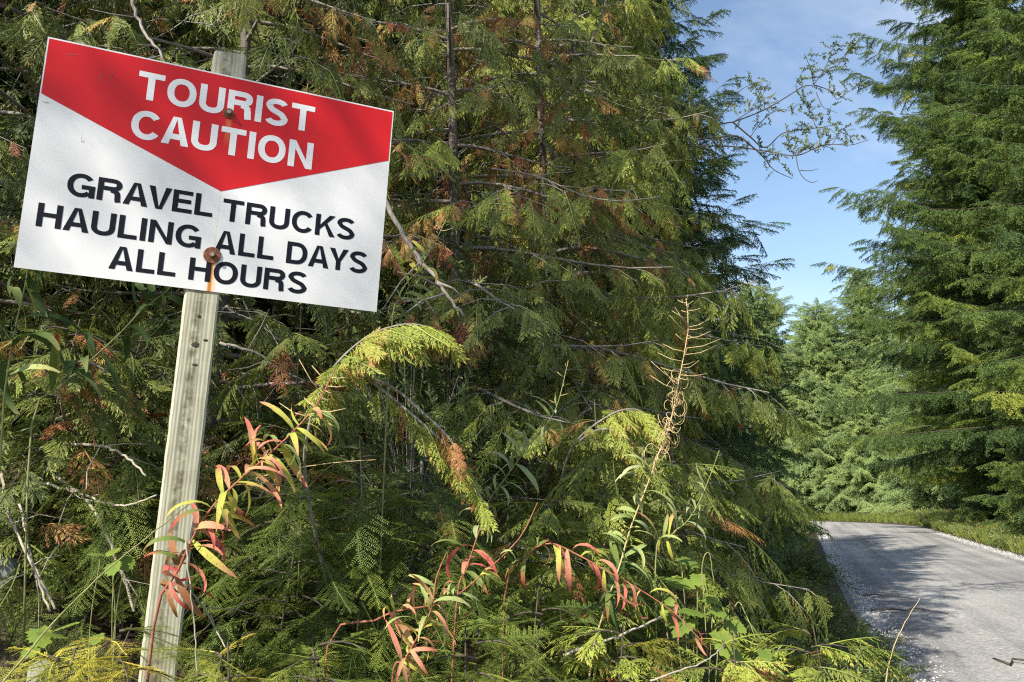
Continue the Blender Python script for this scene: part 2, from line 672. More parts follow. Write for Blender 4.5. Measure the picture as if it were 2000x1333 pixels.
def leafy_twig(seed, narrow=False):
    rg = np.random.default_rng(seed)
    b = MB()

    def axis(u):
        return np.array([u, .08 * math.sin(u * 4 + seed), .06 * math.sin(u * 3) - .08 * u * u])
    b.tube([axis(u) for u in np.linspace(0, 1, 6)], np.linspace(.012, .005, 6), 3, .0, False)
    n = 16
    for i in range(n):
        u = .12 + .88 * i / n
        an = i * 2.4 + rg.uniform(-.4, .4)
        side = np.array([0, math.cos(an), math.sin(an) * .6 + .25])
        d = nrm(np.array([.7, 0, 0]) + side)
        nn = nrm(np.cross(d, np.cross(np.array([0, 0, 1.0]) + rg.normal(size=3) * .3, d)))
        L = rg.uniform(.15, .24)
        oval(b, axis(u), d, nn, L, L * (.26 if narrow else .5), np.clip(.5 + rg.normal() * .25, 0, 1))
    return b.mesh('leafy_twig', BROAD, False)


def grass_tuft(seed, mtl):
    rg = np.random.default_rng(seed)
    b = MB()
    for i in range(14):
        an = rg.uniform(0, 6.28)
        lean = rg.uniform(.15, .7)
        L = rg.uniform(.5, 1)
        d = np.array([math.cos(an), math.sin(an), 0])
        s = np.array([-d[1], d[0], 0])
        base = np.array([rg.normal() * .06, rg.normal() * .06, 0])
        w = .014
        pts = [base + d * lean * L * u * u + np.array([0, 0, 1]) * L * (u - .25 * lean * u * u) for u in (0, .4, .75, 1)]
        vs = [pts[0] - s * w, pts[0] + s * w, pts[1] - s * w * .9, pts[1] + s * w * .9, pts[2] - s * w * .6, pts[2] + s * w * .6, pts[3]]
        b.add(vs, [(0, 1, 3, 2), (2, 3, 5, 4), (4, 5, 6)], rg.uniform(.2, .9))
    return b.mesh('grass_tuft', mtl, False)


def stone(seed, mtl):
    rg = np.random.default_rng(seed)
    b = MB()
    import bmesh
    bm = bmesh.new()
    bmesh.ops.create_icosphere(bm, subdivisions=1, radius=.5)
    vs = np.array([v.co[:] for v in bm.verts])
    fs = [tuple(v.index for v in f.verts) for f in bm.faces]
    bm.free()
    vs *= (1 + rg.normal(size=(len(vs), 1)) * .13)
    vs *= np.array([1, rg.uniform(.6, .9), rg.uniform(.45, .7)])
    b.add(vs, fs, rg.uniform())
    return b.mesh('stone', mtl, False)


GRASS = leaf_mat('verge_grass', [(0, (.07, .10, .02)), (.4, (.13, .18, .03)), (.7, (.22, .26, .05)), (1, (.30, .24, .09))], trans=.3)
STONE = leaf_mat('pale_gravel', [(0, (.16, .16, .16)), (.5, (.36, .35, .34)), (1, (.62, .61, .59))], trans=0.0, rough=.9, spec=.2)
proto('cedar', [cedar_spray(s) for s in range(1, 10)])
proto('hemlock', [hemlock_spray(s, HEML) for s in range(1, 5)])
proto('fir', [fir_spray(s) for s in range(1, 5)])
proto('hazedfir', [fir_spray(s, HAZED) for s in range(1, 5)])
proto('twigleaf', [leafy_twig(s) for s in range(1, 4)])
proto('willow', [leafy_twig(s, True) for s in range(5, 8)])
proto('tuft', [grass_tuft(s, GRASS) for s in range(1, 4)])
proto('pebble', [stone(s, STONE) for s in range(1, 5)])


def node_group(key):
    ng = bpy.data.node_groups.new('scatter_' + key, 'GeometryNodeTree')
    ng.interface.new_socket('Geometry', in_out='INPUT', socket_type='NodeSocketGeometry')
    ng.interface.new_socket('Geometry', in_out='OUTPUT', socket_type='NodeSocketGeometry')
    n, l = ng.nodes, ng.links
    gi, go = n.new('NodeGroupInput'), n.new('NodeGroupOutput')
    ci = n.new('GeometryNodeCollectionInfo')
    ci.inputs['Collection'].default_value = PROTO[key]
    ci.inputs['Separate Children'].default_value = True
    ci.inputs['Reset Children'].default_value = True
    ip = n.new('GeometryNodeInstanceOnPoints')
    ip.inputs['Pick Instance'].default_value = True

    def na(name, typ):
        q = n.new('GeometryNodeInputNamedAttribute')
        q.data_type = typ
        q.inputs['Name'].default_value = name
        return q.outputs['Attribute']
    l.new(gi.outputs[0], ip.inputs['Points'])
    l.new(ci.outputs[0], ip.inputs['Instance'])
    l.new(na('pick', 'INT'), ip.inputs['Instance Index'])
    l.new(na('rot', 'FLOAT_VECTOR'), ip.inputs['Rotation'])
    l.new(na('size', 'FLOAT'), ip.inputs['Scale'])
    l.new(ip.outputs[0], go.inputs[0])
    return ng


NG = {k: node_group(k) for k in PROTO}


class Scatter:
    """positions and directions of the sprays of one crown"""

    def __init__(self):
        self.p, self.d, self.u, self.s, self.t = [], [], [], [], []

    def add(self, p, d, up, size, tint):
        self.p.append(p)
        self.d.append(d)
        self.u.append(up)
        self.s.append(size)
        self.t.append(tint)

    def build(self, name, key, parent=None, seed=0, origin=(0, 0, 0)):
        rg = np.random.default_rng(seed)
        p = np.array(self.p, float).reshape(-1, 3)
        X = np.array(self.d, float).reshape(-1, 3)
        X /= np.linalg.norm(X, axis=1)[:, None] + 1e-9
        U = np.array(self.u, float).reshape(-1, 3)
        Y = np.cross(U, X)
        Y /= np.linalg.norm(Y, axis=1)[:, None] + 1e-9
        Z = np.cross(X, Y)
        ry = -np.arcsin(np.clip(X[:, 2], -1, 1))
        rx = np.arctan2(Y[:, 2], Z[:, 2])
        rz = np.arctan2(X[:, 1], X[:, 0])
        me = bpy.data.meshes.new(name)
        me.from_pydata((p - np.array(origin)).tolist(), [], [])
        a = me.attributes.new('rot', 'FLOAT_VECTOR', 'POINT')
        a.data.foreach_set('vector', np.stack([rx, ry, rz], 1).astype(np.float32).ravel())
        a = me.attributes.new('size', 'FLOAT', 'POINT')
        a.data.foreach_set('value', np.array(self.s, np.float32))
        a = me.attributes.new('tint', 'FLOAT', 'POINT')
        a.data.foreach_set('value', np.clip(np.array(self.t, np.float32), 0, 1))
        a = me.attributes.new('pick', 'INT', 'POINT')
        a.data.foreach_set('value', rg.integers(0, len(PROTO[key].objects), len(p)).astype(np.int32))
        o = link(name, me, parent)
        md = o.modifiers.new('sprays', 'NODES')
        md.node_group = NG[key]
        o['kind'] = 'stuff'
        return o


def thing(name, loc, label, cat, group=None):
    e = bpy.data.objects.new(name, None)
    e.location = tuple(float(c) for c in loc)
    COL.objects.link(e)
    return tag(e, label, cat, group)


UPV = np.array([0, 0, 1.0])


# ------------------------------------------------------------------ trees
def cedar_tree(label, x, y, H, Rad, seed, nb=60, base_tint=.27, dead=.06, spray=(.13, .28), step=.115, low=.04, lean=(0, 0), trunk_r=.038, twigs=120, name='cedar_tree', zmax=None, dens_back=.35, group='young cedars along the bank'):
    rg = np.random.default_rng(seed)
    z0 = gz(x, y) - .05
    base = np.array([x, y, z0])
    e = thing(name, base, label, 'tree', group)
    tb, bb = MB(), MB()

    def trunk(u):
        return np.array([lean[0] * u + .06 * math.sin(u * 5 + seed), lean[1] * u + .06 * math.cos(u * 4 + seed), H * u])
    us = np.linspace(0, 1, 14)
    tb.tube([trunk(u) for u in us], trunk_r * (1 - .9 * us) + .004, 7)
    sc = Scatter()
    tocam = nrm([-x, -y])
    for i in range(nb):
        u = low + (.97 - low) * ((i + rg.random()) / nb)
        az = i * 2.39996 + rg.normal() * .35
        d0 = np.array([math.cos(az), math.sin(az), 0])
        facing = d0[:2] @ tocam
        L = Rad * ((1 - u) ** .75 * .95 + .10) * rg.uniform(.7, 1.15)
        p0 = trunk(u)
        if zmax is not None and p0[2] + z0 > zmax and rg.random() < .5:
            continue
        rise, sag = rg.uniform(.05, .3), rg.uniform(.55, .95)
        side = np.array([-d0[1], d0[0], 0])
        wob = rg.normal() * .12

        def br(s):
            return p0 + d0 * L * s + side * wob * L * s * s + UPV * L * (rise * s - sag * s * s + .42 * s ** 3)
        bb.tube([br(s) for s in np.linspace(0, 1, 7)], np.linspace(.010 + .006 * L, .003, 7), 4, 0, False)
        btint = base_tint + rg.normal() * .075
        bdead = dead * rg.choice([.35, .9, 4.5], p=[.45, .37, .18])
        m = max(3, int(L / step))
        for j in range(m):
            s = .22 + .78 * (j + rg.random()) / m
            if facing < -.2 and rg.random() > dens_back:
                continue
            sd = 1 if j % 2 else -1
            bp = br(s)
            l2 = (.16 + .34 * (1 - s)) * rg.uniform(.6, 1.2) * min(1.0, L)
            td = nrm(d0 * rg.uniform(.4, .8) + sd * side * rg.uniform(.5, 1) + UPV * rg.uniform(-.35, .1))

            def tw(q):
                return bp + td * l2 * q - UPV * .35 * l2 * q * q
            bb.tube([tw(0), tw(.5), tw(1)], (.004, .003, .002), 3, 0, False)
            k = max(2, int(l2 / .07))
            for c in range(k + 1):
                q = .25 + .75 * c / k
                s3 = 1 if (c + j) % 2 else -1
                perp = np.cross(UPV, td)
                dd = nrm(td * rg.uniform(.35, .9) + s3 * perp * (0 if c == k else rg.uniform(.3, .8)) - UPV * rg.uniform(.25, 1.1))
                up = nrm(UPV + d0 * .5 + rg.normal(size=3) * .35)
                t = btint + rg.normal() * .05
                sz = rg.uniform(*spray)
                if rg.random() < bdead * (2.3 - 1.4 * s):
                    t = min(1, .70 + abs(rg.normal()) * .14)
                    sz *= rg.uniform(.55, .95)
                sc.add(tw(q), dd, up, sz, t)
    for i in range(twigs):                      # bare grey twigs inside the crown
        u = rg.uniform(.05, .85)
        az = rg.uniform(0, 6.28)
        d0 = np.array([math.cos(az), math.sin(az), 0])
        L = Rad * rg.uniform(.3, .85) * (1 - u * .7)
        p0 = trunk(u) + d0 * Rad * rg.uniform(0, .4) * (1 - u)
        k1, k2 = rg.normal() * .25, rg.uniform(-.5, .35)
        side = np.array([-d0[1], d0[0], 0])
        pts = [p0 + d0 * L * s + side * k1 * L * s * s + UPV * L * (k2 * s + rg.normal() * .02 - .25 * s * s) for s in np.linspace(0, 1, 6)]
        bb.tube(pts, np.linspace(.006, .0018, 6) * rg.uniform(.6, 1.1), 3, 0, False)
    link('trunk', tb.mesh('cedar_trunk', BARK), e)
    link('branches', bb.mesh('cedar_branches', TWIG), e)['kind'] = 'stuff'
    sc.build('crown', 'cedar', e, seed)
    return e


def fir_tree(label, x, y, H, Rad, seed, nb=110, tint=.3, name='fir_tree', spray=(.7, 1.1), step=.36, up=.18, low=.02, key='fir', tvar=.09, dead=.004, group=None, trunk_r=None, facing_min=-1.1, shape=.85, hanging=.4):
    rg = np.random.default_rng(seed)
    z0 = gz(x, y) - .1
    e = thing(name, (x, y, z0), label, 'tree', group)
    tb, bb = MB(), MB()
    tr = trunk_r or H * .013
    us = np.linspace(0, 1, 12)

    def trunk(u):
        return np.array([.1 * math.sin(u * 4 + seed), .1 * math.cos(u * 3 + seed), H * u])
    tb.tube([trunk(u) for u in us], tr * (1 - .95 * us) + .006, 8)
    sc = Scatter()
    tocam = nrm([-x, -y])
    for i in range(nb):
        u = low + (.99 - low) * ((i + rg.random()) / nb)
        az = i * 2.39996 + rg.normal() * .3
        d0 = np.array([math.cos(az), math.sin(az), 0])
        L = Rad * ((1 - u) ** shape + .03) * rg.uniform(.72, 1.15)
        side = np.array([-d0[1], d0[0], 0])
        p0 = trunk(u)
        rise = up + .35 * u * rg.uniform(.6, 1.2) + rg.normal() * .06
        sag = .45 * (1 - u) + .12

        def br(s):
            return p0 + d0 * L * s + UPV * L * (rise * s - sag * s * s + .30 * s ** 3)
        bb.tube([br(s) for s in np.linspace(0, 1, 6)], np.linspace(.010 + .005 * L, .003, 6), 4, 0, False)
        if d0[:2] @ tocam < facing_min:
            continue
        bt = tint + rg.normal() * tvar
        m = max(4, int(L / step * 2.4))
        for j in range(m + 1):
            s = .08 + .92 * j / m
            sd = 1 if j % 2 else -1
            tip = j >= m - 1
            hang = (not tip) and rg.random() < hanging
            dd = nrm(d0 * (1 if tip else rg.uniform(.2, .5) if hang else rg.uniform(.5, .9)) + sd * side * (.1 if tip else rg.uniform(.2, .9)) + UPV * (rise * .6 - sag * s + (.15 if tip else rg.uniform(-1.3, -.5) if hang else rg.uniform(-.4, .05))))
            t = bt + rg.normal() * .05
            if rg.random() < dead:
                t = 1.0
            sz = rg.uniform(*spray) * (1.0 - .3 * s) * min(1, .35 + L / 2.2)
            sc.add(br(s), dd, nrm(UPV + rg.normal(size=3) * .25), sz, t)
    link('trunk', tb.mesh('fir_trunk', BARK), e)
    link('branches', bb.mesh('fir_branches', DARKBARK), e)['kind'] = 'stuff'
    sc.build('crown', key, e, seed)
    return e


# --- left bank, front row
cedar_tree('cedar at the picture edge whose low fronds hang beside the sign', -2.75, 3.75, 5.6, 1.25, 11, nb=70, base_tint=.20, dead=.05, zmax=3.4)
cedar_tree('cedar directly behind the red and white sign board', -1.55, 4.15, 6.2, 1.25, 12, nb=74, base_tint=.25, dead=.11, zmax=3.6)
cedar_tree('cedar with a bare grey trunk standing just past the sign', -.40, 4.75, 6.6, 1.3, 13, nb=76, base_tint=.28, dead=.13, zmax=4.0)
cedar_tree('cedar with a thin straight grey trunk in the middle of the hedge', .25, 5.6, 7.2, 1.5, 14, nb=84, base_tint=.30, dead=.11, zmax=4.6)
cedar_tree('broad sunlit cedar with yellow-green tips overhanging toward the road', 0.66, 7.28, 8.6, 1.85, 15, nb=120, base_tint=.42, dead=.08, spray=(.16, .32), zmax=6.5)
cedar_tree('cedar mottled with rusty dead fronds behind the dry seed stalk', 1.00, 9.81, 9.0, 2.0, 16, nb=100, base_tint=.32, dead=.14, spray=(.18, .36), step=.14)
cedar_tree('cedar leaning over the road verge beyond the rusty one', 1.53, 12.90, 8.0, 2.1, 17, nb=90, base_tint=.31, dead=.05, spray=(.22, .42), step=.17, twigs=40)
cedar_tree('small cedar low at the shaded end of the hedge', 2.86, 17.52, 6.5, 2.0, 18, nb=70, base_tint=.27, dead=.04, spray=(.28, .5), step=.2, twigs=20)
# --- second row, closing the hedge
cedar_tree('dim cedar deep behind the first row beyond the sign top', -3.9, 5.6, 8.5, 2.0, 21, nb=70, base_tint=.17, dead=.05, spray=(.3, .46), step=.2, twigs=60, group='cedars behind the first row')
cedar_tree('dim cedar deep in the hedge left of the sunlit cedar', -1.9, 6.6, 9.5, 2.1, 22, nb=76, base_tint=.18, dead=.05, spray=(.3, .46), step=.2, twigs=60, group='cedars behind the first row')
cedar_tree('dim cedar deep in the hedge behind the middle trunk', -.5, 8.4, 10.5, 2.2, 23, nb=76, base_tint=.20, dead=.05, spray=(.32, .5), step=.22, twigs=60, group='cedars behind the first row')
# --- dark firs reaching into the sky over the road
fir_tree('dark fir with bare-tipped boughs reaching over the road into the sky', 2.36, 14.84, 15.0, 3.0, 31, nb=210, tint=.24, spray=(.45, .75), step=.26, up=.25, group='dark firs on the bank')
fir_tree('dark fir standing past the first one at the end of the hedge', 3.22, 21.63, 16.0, 4.4, 32, nb=210, tint=.24, spray=(.55, .9), step=.32, up=.2, group='dark firs on the bank')
fir_tree('tall dark fir behind the sunlit cedar, only its flank showing', .6, 11.5, 14.0, 2.8, 33, nb=150, tint=.22, spray=(.5, .85), step=.32, up=.2, group='dark firs on the bank')
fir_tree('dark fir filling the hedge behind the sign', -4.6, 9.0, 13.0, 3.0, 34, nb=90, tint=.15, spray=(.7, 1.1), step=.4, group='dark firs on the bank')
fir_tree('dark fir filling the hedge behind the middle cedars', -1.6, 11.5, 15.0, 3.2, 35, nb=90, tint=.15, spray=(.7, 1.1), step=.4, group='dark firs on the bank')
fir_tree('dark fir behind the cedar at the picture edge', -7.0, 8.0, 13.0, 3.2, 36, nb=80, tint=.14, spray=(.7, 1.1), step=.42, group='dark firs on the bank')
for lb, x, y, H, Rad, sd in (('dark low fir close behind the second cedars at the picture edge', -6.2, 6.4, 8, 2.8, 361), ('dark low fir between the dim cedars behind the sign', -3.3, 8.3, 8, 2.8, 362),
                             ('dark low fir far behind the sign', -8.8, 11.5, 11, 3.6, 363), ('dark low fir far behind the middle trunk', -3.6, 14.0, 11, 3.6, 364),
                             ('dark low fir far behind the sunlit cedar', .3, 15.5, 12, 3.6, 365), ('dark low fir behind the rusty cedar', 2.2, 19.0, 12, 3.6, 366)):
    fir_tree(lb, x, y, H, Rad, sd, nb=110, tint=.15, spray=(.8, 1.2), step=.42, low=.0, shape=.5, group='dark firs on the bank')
fir_tree('shaded fir at the bend where the road leaves the view', 7.37, 35.54, 11.0, 3.2, 37, nb=100, tint=.25, spray=(.6, 1.0), step=.4, group='dark firs on the bank')

# --- right side of the road
TR = 'tall conifers across the road'


def rt(label, t, s, H, Rad, seed, **k):
    x, y = xy(t, s)
    return fir_tree(label, x, y, H, Rad, seed, group=TR, **k)


rt('tall conifer with upswept boughs against the sky across the road', 43, 10.2, 36, 8.8, 41, nb=250, low=0.11, tvar=.09, tint=0.38, spray=(.8, 1.35), step=0.29, up=.15, shape=.5)
rt('tall conifer cut by the picture edge across the road', 31, 10.6, 34, 6.0, 42, nb=250, low=0.11, tvar=.09, tint=0.40, spray=(.75, 1.2), step=0.28, up=.10, dead=.0, shape=.5)
rt('conifer with hanging pale fronds low above the road verge', 36, 10.4, 13, 3.4, 43, nb=190, low=.08, tint=.40, spray=(.8, 1.3), step=.36)
rt('pale conifer behind the upswept one along the far verge', 53, 10.6, 27, 6.0, 44, nb=250, low=0.09, tvar=.09, tint=0.44, spray=(.9, 1.5), step=0.34, shape=.55)
rt('conifer rising in the gap behind the two tall ones', 42, 16.5, 36, 6.5, 45, nb=250, low=0.08, tvar=.13, tint=0.38, spray=(1.2, 1.9), step=.55, shape=.5)
rt('low bushy conifer at the foot of the tall ones', 29.5, 10.6, 6.5, 2.6, 46, nb=120, low=.08, tint=.40, spray=(.6, 1.0), step=.32, shape=.5)
for lb, t_, s_, H_, sd_ in (('small dense conifer between the verge and the tall conifers', 40, 10.2, 5.5, 47), ('small dense conifer farther along the same verge', 49, 9.8, 6.0, 48), ('small dense conifer at the picture edge behind the verge', 25.5, 10.4, 5.0, 49)):
    rt(lb, t_, s_, H_, 2.3, sd_, nb=100, tint=.38, low=.02, spray=(.6, .95), step=.32, shape=.5)
# --- far end of the road
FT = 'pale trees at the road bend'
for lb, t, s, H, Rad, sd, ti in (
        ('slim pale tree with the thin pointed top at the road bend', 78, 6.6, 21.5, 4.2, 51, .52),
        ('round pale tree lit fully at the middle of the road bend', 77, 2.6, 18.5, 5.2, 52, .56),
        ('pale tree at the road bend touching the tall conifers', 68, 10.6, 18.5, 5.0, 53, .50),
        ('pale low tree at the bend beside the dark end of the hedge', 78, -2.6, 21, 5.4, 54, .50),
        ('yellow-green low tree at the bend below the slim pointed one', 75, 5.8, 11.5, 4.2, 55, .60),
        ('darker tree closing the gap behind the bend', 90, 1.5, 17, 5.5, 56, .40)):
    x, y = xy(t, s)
    fir_tree(lb, x, y, H, Rad, sd, nb=240, low=.05, key='hazedfir', tint=ti, spray=(1.2, 1.9), step=.5, group=FT, name='conifer_tree', shape=.6)

# --- trees standing behind the camera whose shade falls on the bank and road
cedar_tree('cedar on the bank outside the view whose shade dapples the sign', -4.6, -1.55, 9.0, 1.7, 19, nb=46, base_tint=.3, spray=(.2, .34), step=.2, twigs=10, dens_back=1.0, low=.56)

# ------------------------------------------------------------------ sign
O = np.array([-0.79485524, 2.11266935, 0.86416453])
U = np.array([0.9250022, 0.37830166, -0.03547931])
V = np.array([0.06206788, -0.05831993, 0.99636658])
N = np.cross(U, V)


def sign_mat():
    m, n, l, b, out = mat('sign_white')
    return m


def rust_panel_mat(name, col, rough=.32):
    """sheet face, with rust run down from the bolts, faint smears"""
    m, n, l, b, out = mat(name)
    tc = n.new('ShaderNodeTexCoord')
    sep = n.new('ShaderNodeSeparateXYZ')
    l.new(tc.outputs['Object'], sep.inputs[0])
    nz = n.new('ShaderNodeTexNoise')
    nz.inputs['Scale'].default_value = 5
    nz.inputs['Detail'].default_value = 6
    l.new(tc.outputs['Object'], nz.inputs['Vector'])
    dirt = ramp(n, [(.35, tuple(c * .90 for c in col)), (.7, col)])
    l.new(nz.outputs['Fac'], dirt.inputs[0])
    cur = dirt.outputs[0]
    nz2 = n.new('ShaderNodeTexNoise')
    nz2.inputs['Scale'].default_value = 60
    mp = n.new('ShaderNodeMapping')
    mp.inputs['Scale'].default_value = (1, .12, 1)
    l.new(tc.outputs['Object'], mp.inputs[0])
    l.new(mp.outputs[0], nz2.inputs['Vector'])

    def streak(xc, w, ytop, ybot, amount, color):
        nonlocal cur
        dx = math_node(n, 'SUBTRACT', b=xc)
        l.new(sep.outputs['X'], dx.inputs[0])
        ab = math_node(n, 'ABSOLUTE')
        l.new(dx.outputs[0], ab.inputs[0])
        mr = n.new('ShaderNodeMapRange')
        mr.inputs['From Min'].default_value = w
        mr.inputs['From Max'].default_value = w * .45
        l.new(ab.outputs[0], mr.inputs['Value'])
        m1 = n.new('ShaderNodeMapRange')
        m1.inputs['From Min'].default_value = ytop
        m1.inputs['From Max'].default_value = ytop - .01
        l.new(sep.outputs['Y'], m1.inputs['Value'])
        m2 = n.new('ShaderNodeMapRange')
        m2.inputs['From Min'].default_value = ybot - .001
        m2.inputs['From Max'].default_value = ybot + .05
        l.new(sep.outputs['Y'], m2.inputs['Value'])
        a1 = math_node(n, 'MULTIPLY')
        l.new(mr.outputs[0], a1.inputs[0])
        l.new(m1.outputs[0], a1.inputs[1])
        a2 = math_node(n, 'MULTIPLY')
        l.new(a1.outputs[0], a2.inputs[0])
        l.new(m2.outputs[0], a2.inputs[1])
        a3 = math_node(n, 'MULTIPLY', b=amount)
        l.new(a2.outputs[0], a3.inputs[0])
        mx = n.new('ShaderNodeMixRGB')
        l.new(a3.outputs[0], mx.inputs[0])
        l.new(cur, mx.inputs[1])
        mx.inputs[2].default_value = (*color, 1)
        cur = mx.outputs[0]
    streak(.003, .016, -.215, -.40, .55, (.72, .42, .14))
    streak(.000, .0065, -.215, -.40, .97, (.46, .17, .022))
    streak(.001, .009, .185, .10, .55, (.50, .20, .06))
    streak(.001, .004, -.03, -.21, .28, (.62, .48, .30))
    l.new(cur, b.inputs['Base Color'])
    b.inputs['Roughness'].default_value = rough
    b.inputs['Specular IOR Level'].default_value = .25
    # the sheet is slightly wavy and dented
    nb_ = n.new('ShaderNodeTexNoise')
    nb_.inputs['Scale'].default_value = 3.5
    nb_.inputs['Detail'].default_value = 2
    l.new(tc.outputs['Object'], nb_.inputs['Vector'])
    bp = n.new('ShaderNodeBump')
    bp.inputs['Strength'].default_value = .35
    bp.inputs['Distance'].default_value = .02
    l.new(nb_.outputs['Fac'], bp.inputs['Height'])
    l.new(bp.outputs[0], b.inputs['Normal'])
    return m


WHITE = rust_panel_mat('sign_white_paint', (.69, .70, .715))
RED = rust_panel_mat('sign_red_film', (.54, .011, .014))
m_, n_, l_, b_, o_ = mat('sign_black_lettering')
b_.inputs['Base Color'].default_value = (.006, .007, .014, 1)
b_.inputs['Roughness'].default_value = .6
b_.inputs['Specular IOR Level'].default_value = .15
BLACK = m_
m_, n_, l_, b_, o_ = mat('sign_white_lettering')
b_.inputs['Base Color'].default_value = (.68, .685, .70, 1)
b_.inputs['Roughness'].default_value = .35
WLET = m_


def rust_mat():
    m, n, l, b, out = mat('rusty_steel')
    nz = n.new('ShaderNodeTexNoise')
    nz.inputs['Scale'].default_value = 140
    nz.inputs['Detail'].default_value = 5
    tc = n.new('ShaderNodeTexCoord')
    l.new(tc.outputs['Object'], nz.inputs['Vector'])
    r = ramp(n, [(.3, (.055, .024, .014)), (.55, (.17, .062, .026)), (.75, (.30, .12, .05))])
    l.new(nz.outputs['Fac'], r.inputs[0])
    l.new(r.outputs[0], b.inputs['Base Color'])
    b.inputs['Roughness'].default_value = .8
    bp = n.new('ShaderNodeBump')
    bp.inputs['Strength'].default_value = .5
    bp.inputs['Distance'].default_value = .002
    l.new(nz.outputs['Fac'], bp.inputs['Height'])
    l.new(bp.outputs[0], b.inputs['Normal'])
    return m


RUST = rust_mat()
m_, n_, l_, b_, o_ = mat('worn_bolt_steel')
b_.inputs['Base Color'].default_value = (.30, .25, .21, 1)
b_.inputs['Metallic'].default_value = .4
b_.inputs['Roughness'].default_value = .55
STEEL = m_


def post_mat():
    m, n, l, b, out = mat('weathered_post_wood')
    tc = n.new('ShaderNodeTexCoord')
    sep = n.new('ShaderNodeSeparateXYZ')
    l.new(tc.outputs['Object'], sep.inputs[0])
    # wandering grain lines along the post
    mp = n.new('ShaderNodeMapping')
    mp.inputs['Scale'].default_value = (1.0, .06, 1.0)
    l.new(tc.outputs['Object'], mp.inputs[0])
    fine = n.new('ShaderNodeTexNoise')
    fine.inputs['Scale'].default_value = 130
    fine.inputs['Detail'].default_value = 6
    fine.inputs['Roughness'].default_value = .7
    l.new(mp.outputs[0], fine.inputs['Vector'])
    wv = n.new('ShaderNodeTexWave')
    wv.wave_type = 'BANDS'
    wv.bands_direction = 'X'
    wv.inputs['Scale'].default_value = 30
    wv.inputs['Distortion'].default_value = 7.0
    wv.inputs['Detail'].default_value = 2
    wv.inputs['Detail Scale'].default_value = .6
    l.new(mp.outputs[0], wv.inputs['Vector'])
    r = ramp(n, [(.25, (.25, .245, .18)), (.5, (.39, .385, .295)), (.75, (.49, .485, .39))])
    l.new(fine.outputs['Fac'], r.inputs[0])
    r2 = ramp(n, [(.0, (.72, .72, .68)), (.45, (1, 1, 1)), (1, (1.06, 1.05, 1.02))])
    l.new(wv.outputs['Fac'], r2.inputs[0])
    mx = n.new('ShaderNodeMixRGB')
    mx.blend_type = 'MULTIPLY'
    mx.inputs[0].default_value = .35
    l.new(r.outputs[0], mx.inputs[1])
    l.new(r2.outputs[0], mx.inputs[2])
    # mildewed strip of pith down the middle of the face, broken up
    dx = math_node(n, 'SUBTRACT', b=-.020)
    l.new(sep.outputs['X'], dx.inputs[0])
    ab = math_node(n, 'ABSOLUTE')
    l.new(dx.outputs[0], ab.inputs[0])
    mr = n.new('ShaderNodeMapRange')
    mr.inputs['From Min'].default_value = .019
    mr.inputs['From Max'].default_value = .008
    l.new(ab.outputs[0], mr.inputs['Value'])
    bl = n.new('ShaderNodeTexNoise')
    bl.inputs['Scale'].default_value = 38
    bl.inputs['Detail'].default_value = 6
    bl.inputs['Roughness'].default_value = .75
    mp2 = n.new('ShaderNodeMapping')
    mp2.inputs['Scale'].default_value = (1, .8, 1)
    l.new(tc.outputs['Object'], mp2.inputs[0])
    l.new(mp2.outputs[0], bl.inputs['Vector'])
    br = n.new('ShaderNodeMapRange')
    br.inputs['From Min'].default_value = .36
    br.inputs['From Max'].default_value = .60
    l.new(bl.outputs['Fac'], br.inputs['Value'])
    mm = math_node(n, 'MULTIPLY')
    l.new(mr.outputs[0], mm.inputs[0])
    l.new(br.outputs[0], mm.inputs[1])
    mm2 = math_node(n, 'MULTIPLY', b=.85)
    l.new(mm.outputs[0], mm2.inputs[0])
    mx2 = n.new('ShaderNodeMixRGB')
    l.new(mm2.outputs[0], mx2.inputs[0])
    l.new(mx.outputs[0], mx2.inputs[1])
    mx2.inputs[2].default_value = (.105, .092, .055, 1)
    l.new(mx2.outputs[0], b.inputs['Base Color'])
    b.inputs['Roughness'].default_value = .85
    b.inputs['Specular IOR Level'].default_value = .2
    add = math_node(n, 'ADD')
    l.new(wv.outputs['Fac'], add.inputs[0])
    l.new(fine.outputs['Fac'], add.inputs[1])
    bp = n.new('ShaderNodeBump')
    bp.inputs['Strength'].default_value = .3
    bp.inputs['Distance'].default_value = .002
    l.new(add.outputs[0], bp.inputs['Height'])
    l.new(bp.outputs[0], b.inputs['Normal'])
    return m


SCR = {}
for k_, c_ in (('d', (.16, .10, .09)), ('l', (.80, .80, .78))):
    m_, n_, l_, b_, o_ = mat('scratch_' + k_)
    b_.inputs['Base Color'].default_value = (*c_, 1)
    b_.inputs['Roughness'].default_value = .7
    SCR[k_] = m_


# letters: strokes with flat ends, cap height 1, w = stroke width
def arc(cx, cy, rx, ry, a0, a1, n=18, p=2.0):
    out = []
    for k in range(n + 1):
        a = R(a0 + (a1 - a0) * k / n)
        c, s = math.cos(a), math.sin(a)
        out.append((cx + rx * math.copysign(abs(c) ** (2 / p), c), cy + ry * math.copysign(abs(s) ** (2 / p), s)))
    return out


